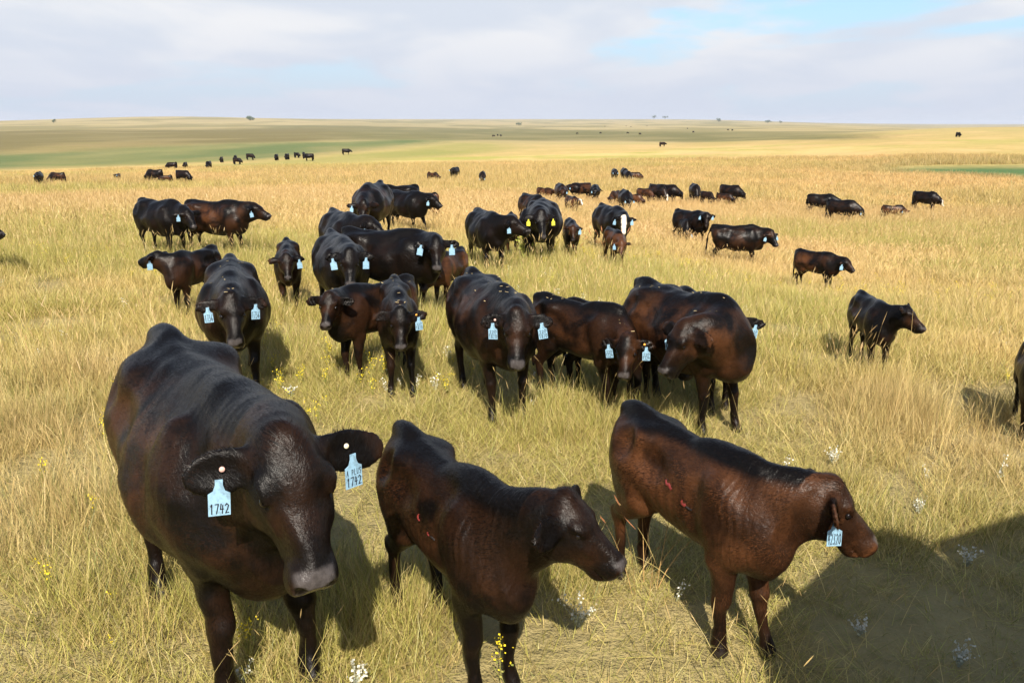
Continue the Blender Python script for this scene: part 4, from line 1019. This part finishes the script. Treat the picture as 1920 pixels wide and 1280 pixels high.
cnt = [zone('straw_stalks', 2.2, 12, 14, straws, (.5, .5), 'long pale straw stalks bent over among the short grass', sizefn=False),
       zone('short_grass', 2.0, 9.5, 150, near_p, (.24, .22, .12, .19, .025, .20), 'short dry and green grass underfoot around the nearest cattle'),
       zone('meadow_grass', 9.3, 23, 62, mid_p, (.38, .30, .24, .08), 'dry meadow grass among the middle cattle'),
       zone('prairie_grass', 22.5, 58, 24, far_p, (.42, .36, .22), 'golden prairie grass behind the herd'),
       zone('distant_grass', 57, 140, 5.5, vf_p, (.55, .45), 'far golden grass sweeping to the valley edge', keep=lambda x, y, d: ~inside(SLOUGH, x, y))]
def weed(seed, h, n_st, mat, dot, nd, spread=.25, stem=.004):
    """upright forb: thin stems with small petals or leaves up their length"""
    r = random.Random(seed); V, F, A, Hd = [], [], [], []
    def quad(c, u, v, f):
        k = len(V); rn = r.random()
        for a, b in ((-1, -1), (1, -1), (1, 1), (-1, 1)): V.append(tuple(c[i] + a * u[i] + b * v[i] for i in range(3))); A.append(rn); Hd.append(f)
        F.append((k, k + 1, k + 2)); F.append((k, k + 2, k + 3))
    for _ in range(n_st):
        az = r.uniform(0, 6.283); ln = r.uniform(.05, spread) ; hh = h * r.uniform(.6, 1.1); tip = (math.cos(az) * ln * hh * 1.5, math.sin(az) * ln * hh * 1.5, hh)
        fa = r.uniform(0, 6.283)
        for ff in (fa, fa + 1.57):
            k = len(V); s = (math.cos(ff) * stem / 2, math.sin(ff) * stem / 2)
            V += [(-s[0], -s[1], 0), (s[0], s[1], 0), (tip[0] * .35 + s[0], tip[1] * .35 + s[1], hh * .5), (tip[0] * .35 - s[0], tip[1] * .35 - s[1], hh * .5), (tip[0], tip[1], tip[2])]
            A += [.5] * 5; Hd += [0] * 5; F += [(k, k + 1, k + 2), (k, k + 2, k + 3), (k + 3, k + 2, k + 4)]
        for i in range(nd):
            t = r.uniform(.25, 1.0); q = t * t * .7 + t * .3
            c = (tip[0] * q + r.gauss(0, .025) * h * 2, tip[1] * q + r.gauss(0, .025) * h * 2, hh * t)
            a, b = r.uniform(0, 6.28), r.uniform(-1, 1); d = dot * r.uniform(.6, 1.3)
            u = (math.cos(a) * d, math.sin(a) * d, 0); v = (-math.sin(a) * d * .6 * b, math.cos(a) * d * .6 * b, d * .8)
            quad(c, u, v, 1 if t > .45 else 0)
    return V, F, A, Hd
yel = [(weed(1, .26, 4, None, .0045, 12), YELLOW_WEED), (weed(2, .20, 3, None, .0042, 9), YELLOW_WEED), (weed(3, .30, 5, None, .0045, 12), YELLOW_WEED)]
whi = [(weed(4, .18, 5, None, .0045, 9), WHITE_WEED), (weed(5, .13, 4, None, .0045, 8), WHITE_WEED)]
patch = lambda sx, lo: (lambda x, y, d: fbm(x * .35 + sx, y * .35 + sx, 3) > lo)
zone('yellow_flowers', 2.4, 22, 6.5, yel, (.4, .3, .3), 'small yellow wildflowers sprinkled through the grass', keep=patch(20, .50), sizefn=False)
zone('white_flowers', 2.6, 16, 1.6, whi, (.5, .5), 'small white wildflowers sprinkled through the grass', keep=patch(44, .50), sizefn=False)
print('grass', cnt, round(time.time() - T_START, 1))

# single plants that stand out in the photograph
def plant(name, label, u, v, data, mat, cat='plant', group=None, rz=0.0, s=1.0):
    V, F, A, Hd = data
    p = survey(u, v)
    me = np_mesh(name, V, F, False); set_attr(me, 'rnd', A); set_attr(me, 'head', Hd); me.materials.append(mat)
    o = link_mesh(name, me); o.location = (p.x, p.y, gz(p.x, p.y) - .01); o.rotation_euler = (0, 0, rz); o.scale = [s] * 3
    return tag(o, label, cat, group)
plant('flowering_weed', 'tall yellow flowering stalk in front of the leg of the middle foreground calf', 938, 1290, weed(51, .42, 2, None, .005, 30, .12, .004), YELLOW_WEED)
plant('flowering_weed', 'yellow flowering weed between the legs of the calf tagged 1810', 720, 712, weed(52, .40, 5, None, .006, 24, .3), YELLOW_WEED)
plant('green_weed', 'leafy green weed growing at the front feet of the bull', 985, 492, weed(53, .62, 11, None, .024, 30, .36, .010), GREENW)
for i, (lb, u, v, h) in enumerate([('whitish sage plant beside the front hoof of the large foreground cow', 447, 1290, .16), ('silvery sage plant spread right of the middle calf foreleg', 1085, 1175, .22), ('silvery sage sprig at the bottom edge left of centre', 668, 1285, .14),
        ('pale sage sprig in bright grass above the right foreground calf head', 1562, 872, .16), ('pale sage sprig in the shade at lower right', 1797, 1250, .16), ('pale sage sprig on the upper part of the lower right shade', 1812, 1062, .15),
        ('pale sage sprig in shade right of the right foreground calf feet', 1612, 1192, .14), ('white sage sprig in grass right of the right foreground calf ear', 1722, 965, .14), ('silver sage sprig by the shadow of the broad black cow', 545, 745, .16), ('silver sage clump below the small dark calf left of the middle', 533, 592, .2)]):
    plant('sage_plant', lb, u, v, weed(60 + i, h, 9, None, .0055, 16, .5, .003), SAGE, group='silvery sage plants')
for i, (lb, u, v, n) in enumerate([('reddish seed head grass behind the head of the middle foreground calf', 1215, 1105, 10), ('reddish seed head grass in front of the cow turning her head', 1215, 748, 16), ('tall red seed heads in front of the long black cow with hanging tail', 1390, 497, 46), ('red seed heads at the feet of the red brown calf', 1135, 492, 26), ('reddish seed heads below the slim brown calf beside the bull', 1078, 494, 18), ('reddish seed heads before the brown calf walking right', 1525, 540, 20), ('reddish seed head grass left of the calf with the lowered head', 1045, 715, 8)]):
    wide = .85 if n > 40 else .35 if n > 15 else .12
    plant('seed_grass', lb, u, v, blades(n, wide, .45, .72, .35, .005, 4, 80 + i, 1.0, .7, .11, .008 if v > 700 else .016), REDHEAD, cat='grass clump', group='red seed head grass clumps')

# trees on the horizon, far off
BARK = simple_mat('bark', (.10, .08, .06), .9)
LEAF = plain_mat('tree_leaves', ((.045, .075, .030), (.075, .105, .045), (.06, .09, .04)))
def far_tree(label, u, v, w, h, seed):
    p = survey(u, v); sc = math.hypot(p.x, p.y) / FPX; W, Hh = w * sc, h * sc
    root = empty('tree', (p.x, p.y, p.z - .3)); tag(root, label, 'tree', 'trees along the horizon')
    r = random.Random(seed); V, F = [], []
    for i in range(8):
        a = i * math.pi / 4
        V += [(W * .05 * math.cos(a), W * .05 * math.sin(a), 0), (W * .025 * math.cos(a), W * .025 * math.sin(a), Hh * .7)]
        F.append((2 * i, (2 * i + 2) % 16, (2 * i + 3) % 16, 2 * i + 1))
    link_mesh('trunk', np_mesh('trunk', V, F), BARK, root)
    V, F, A = [], [], []
    cl = [(r.gauss(0, .24) * W, r.gauss(0, .24) * W, Hh * r.uniform(.38, .92), W * r.uniform(.13, .24)) for _ in range(9)]
    for _ in range(420):
        cx, cy, cz, rr = r.choice(cl); d = Vector((r.gauss(0, 1), r.gauss(0, 1), r.gauss(0, 1))).normalized() * rr * r.random() ** .4
        c = Vector((cx, cy, cz)) + d; u_ = Vector((r.gauss(0, 1), r.gauss(0, 1), r.gauss(0, 1))).normalized(); v_ = u_.orthogonal().normalized(); q = W * .045
        k = len(V); V += [c + u_ * q, c + v_ * q, c - u_ * q, c - v_ * q]; F.append((k, k + 1, k + 2, k + 3)); A += [r.random()] * 4
    me = np_mesh('crown', [tuple(q) for q in V], F, False); set_attr(me, 'rnd', A); set_attr(me, 'head', [0] * len(V))
    link_mesh('crown', me, LEAF, root)
for i, a in enumerate([('lone far tree on the skyline at the left', 101, 231, 7, 7), ('broad far tree on the skyline right of the left hill', 470, 226, 14, 7), ('dark bush on the far slope above the middle', 973, 236, 10, 6), ('left tree of the far pair on the skyline right of the middle', 1226, 223, 8, 6),
        ('right tree of the far pair on the skyline right of the middle', 1247, 223, 8, 5), ('lone tree on the right hand skyline before the crest', 1348, 229, 8, 6), ('left tree of the two small trees near the right crest', 1439, 231, 9, 5), ('right tree of the two small trees near the right crest', 1464, 232, 6, 5)]):
    far_tree(*a, 200 + i)

# ------------------------------------------------------------------ raw brand marks on the two foreground calves
RAW = NT('raw_skin'); RAW.pbsdf(Base_Color=RAW.mix(RAW.noise(RAW.n('ShaderNodeTexCoord').outputs['Object'], 60, 3), (.26, .040, .034), (.10, .014, .013)), Roughness=.35); RAW = RAW.mat
SCAB = simple_mat('scab', (.012, .008, .007), .6)
def brand(root, body, s, curves, width, mat, name='brand_mark', side=-1, lift=.002):
    """strokes drawn in the x-z plane of the animal and laid onto its skin"""
    me = body.data; bvh = BVHTree.FromPolygons([v.co for v in me.vertices], [tuple(p.vertices) for p in me.polygons])
    for cv in curves:
        V, F = [], []
        fine = []
        for (a, b), (c, d) in zip(cv[:-1], cv[1:]):
            for i in range(5): fine.append((a + (c - a) * i / 5, b + (d - b) * i / 5))
        fine.append(cv[-1])
        for i, (x, z) in enumerate(fine):
            p0 = fine[max(i - 1, 0)]; p1 = fine[min(i + 1, len(fine) - 1)]
            t = Vector((p1[0] - p0[0], p1[1] - p0[1])).normalized(); nr = Vector((-t.y, t.x)) * width / 2 * (1 - .6 * abs(2 * i / (len(fine) - 1) - 1) ** 3)
            for sg in (-1, 0, 1):
                q = Vector((x + nr.x * sg, side * 1.0, z + nr.y * sg)) * s
                h = bvh.ray_cast(q, Vector((0, -side, 0)))
                if h[0] is None: h = (q * .3, Vector((0, side, 0)))
                V.append(h[0] + Vector((0, side, 0)) * (lift + (.006 if sg == 0 else 0)))
            if i:
                k = 3 * i
                for j in (0, 1): F.append((k - 3 + j, k - 2 + j, k + 1 + j, k + j))
        link_mesh(name, np_mesh(name, [tuple(v) for v in V], F), mat, root)

brand(cow_c, body_c, 1.0, [[(-.100, .872), (-.088, .850), (-.066, .856), (-.050, .838), (-.034, .846)]], .018, RAW)
brand(cow_c, body_c, 1.0, [[(.062, .822), (.055, .800), (.078, .796), (.092, .806)]], .019, RAW)
brand(cow_c, body_c, 1.0, [[(.092, .795), (.115, .785), (.140, .792)]], .014, SCAB, 'scab')
brand(cow_b, body_b, 1.0, [[(-.045, .858), (-.054, .845), (-.048, .830), (-.030, .826)]], .009, RAW)
brand(cow_b, body_b, 1.0, [[(.058, .806), (.052, .795), (.068, .788)]], .007, RAW)
brand(cow_b, body_b, 1.0, [[(.080, .790), (.110, .780)]], .011, SCAB, 'scab')

# ------------------------------------------------------------------ unseen vehicle added beside the viewer, shaped to cast the lower right shadow
PAINT = simple_mat('truck_paint', (.42, .43, .42), .35); STEEL = simple_mat('truck_box_steel', (.20, .20, .19), .55); RUBBER = simple_mat('tyre_rubber', (.02, .02, .02), .8); GLASSY = simple_mat('cab_glass', (.03, .04, .04), .06)
def extrude(name, prof, y0, y1, mat, parent):
    n = len(prof); V = [(x, y0, z) for x, z in prof] + [(x, y1, z) for x, z in prof]
    me = bpy.data.meshes.new(name); me.from_pydata(V, [], [tuple(range(n)), tuple(range(2 * n - 1, n - 1, -1))] + [(i, i + n, (i + 1) % n + n, (i + 1) % n) for i in range(n)]); me.update()
    o = link_mesh(name, me, mat, parent)
    b = o.modifiers.new('edge', 'BEVEL'); b.width = .05; b.segments = 3; b.limit_method = 'ANGLE'; return o
tr = empty('truck', (4.0, .6, 0)); tag(tr, 'added truck out of the frame, shaped to cast the big shadow at lower right', 'truck')
X = lambda pts: [(x - 4.0, z) for x, z in pts]
extrude('cab', X([(1.46, .55), (1.46, 1.75), (1.52, 2.02), (1.66, 2.22), (2.66, 3.16), (2.82, 3.24), (2.96, 3.20), (3.12, 3.08), (3.12, .55)]), -1.2, 1.2, PAINT, tr)
extrude('cargo_box', X([(3.14, .9), (3.14, 3.09), (3.55, 3.26), (4.03, 3.48), (4.6, 3.6), (7.6, 3.6), (7.6, .9)]), -1.2, 1.2, STEEL, tr)
for sg in (1, -1):
    extrude('side_window', X([(2.05, 2.05), (2.1, 2.45), (2.66, 2.9), (2.95, 2.9), (2.95, 2.05)]), sg * 1.19, sg * 1.212, GLASSY, tr)
    for xw in (1.95, 6.3):
        V, F = [], []; m = 20; rings = [(.0, .06), (.26, .06), (.28, .0), (.46, .0), (.5, .05), (.5, .25), (.46, .3), (0, .3)]
        for r_, d_ in rings:
            for j in range(m): V.append((r_ * math.cos(j * 6.2832 / m), sg * -d_, r_ * math.sin(j * 6.2832 / m)))
        for k in range(len(rings) - 1):
            for j in range(m): F.append((k * m + j, k * m + (j + 1) % m, (k + 1) * m + (j + 1) % m, (k + 1) * m + j))
        w = link_mesh('wheel', np_mesh('wheel', V, F), RUBBER, tr); w.location = (xw - 4.0, sg * 1.24, .5)
print('done', round(time.time() - T_START, 1))

# ------------------------------------------------------------------ the air: far hills fade a little toward the sky
HAZE_D = 9.0e-5
hz = bpy.data.materials.new('haze'); hz.use_nodes = True; hz.node_tree.nodes.clear()
pv = hz.node_tree.nodes.new('ShaderNodeVolumePrincipled'); pv.inputs['Density'].default_value = HAZE_D; pv.inputs['Color'].default_value = (.80, .87, 1.0, 1); pv.inputs['Anisotropy'].default_value = .0
ho = hz.node_tree.nodes.new('ShaderNodeOutputMaterial'); hz.node_tree.links.new(pv.outputs[0], ho.inputs['Volume'])
_g = np.empty(len(bpy.data.objects['ground'].data.vertices) * 3, np.float32); bpy.data.objects['ground'].data.vertices.foreach_get('co', _g); _g = _g.reshape(-1, 3)
x0, y0, z0 = _g.min(0) - 1.0; x1, y1, z1 = _g.max(0) + 1.0; z1 = max(z1, 4.0) + 14.0
me = bpy.data.meshes.new('haze'); me.from_pydata([(x, y, z) for x in (x0, x1) for y in (y0, y1) for z in (z0, z1)], [], [(0, 1, 3, 2), (4, 6, 7, 5), (0, 4, 5, 1), (2, 3, 7, 6), (0, 2, 6, 4), (1, 5, 7, 3)])
tag(link_mesh('haze', me, hz), 'thin summer haze over the far prairie', 'haze', kind='stuff')
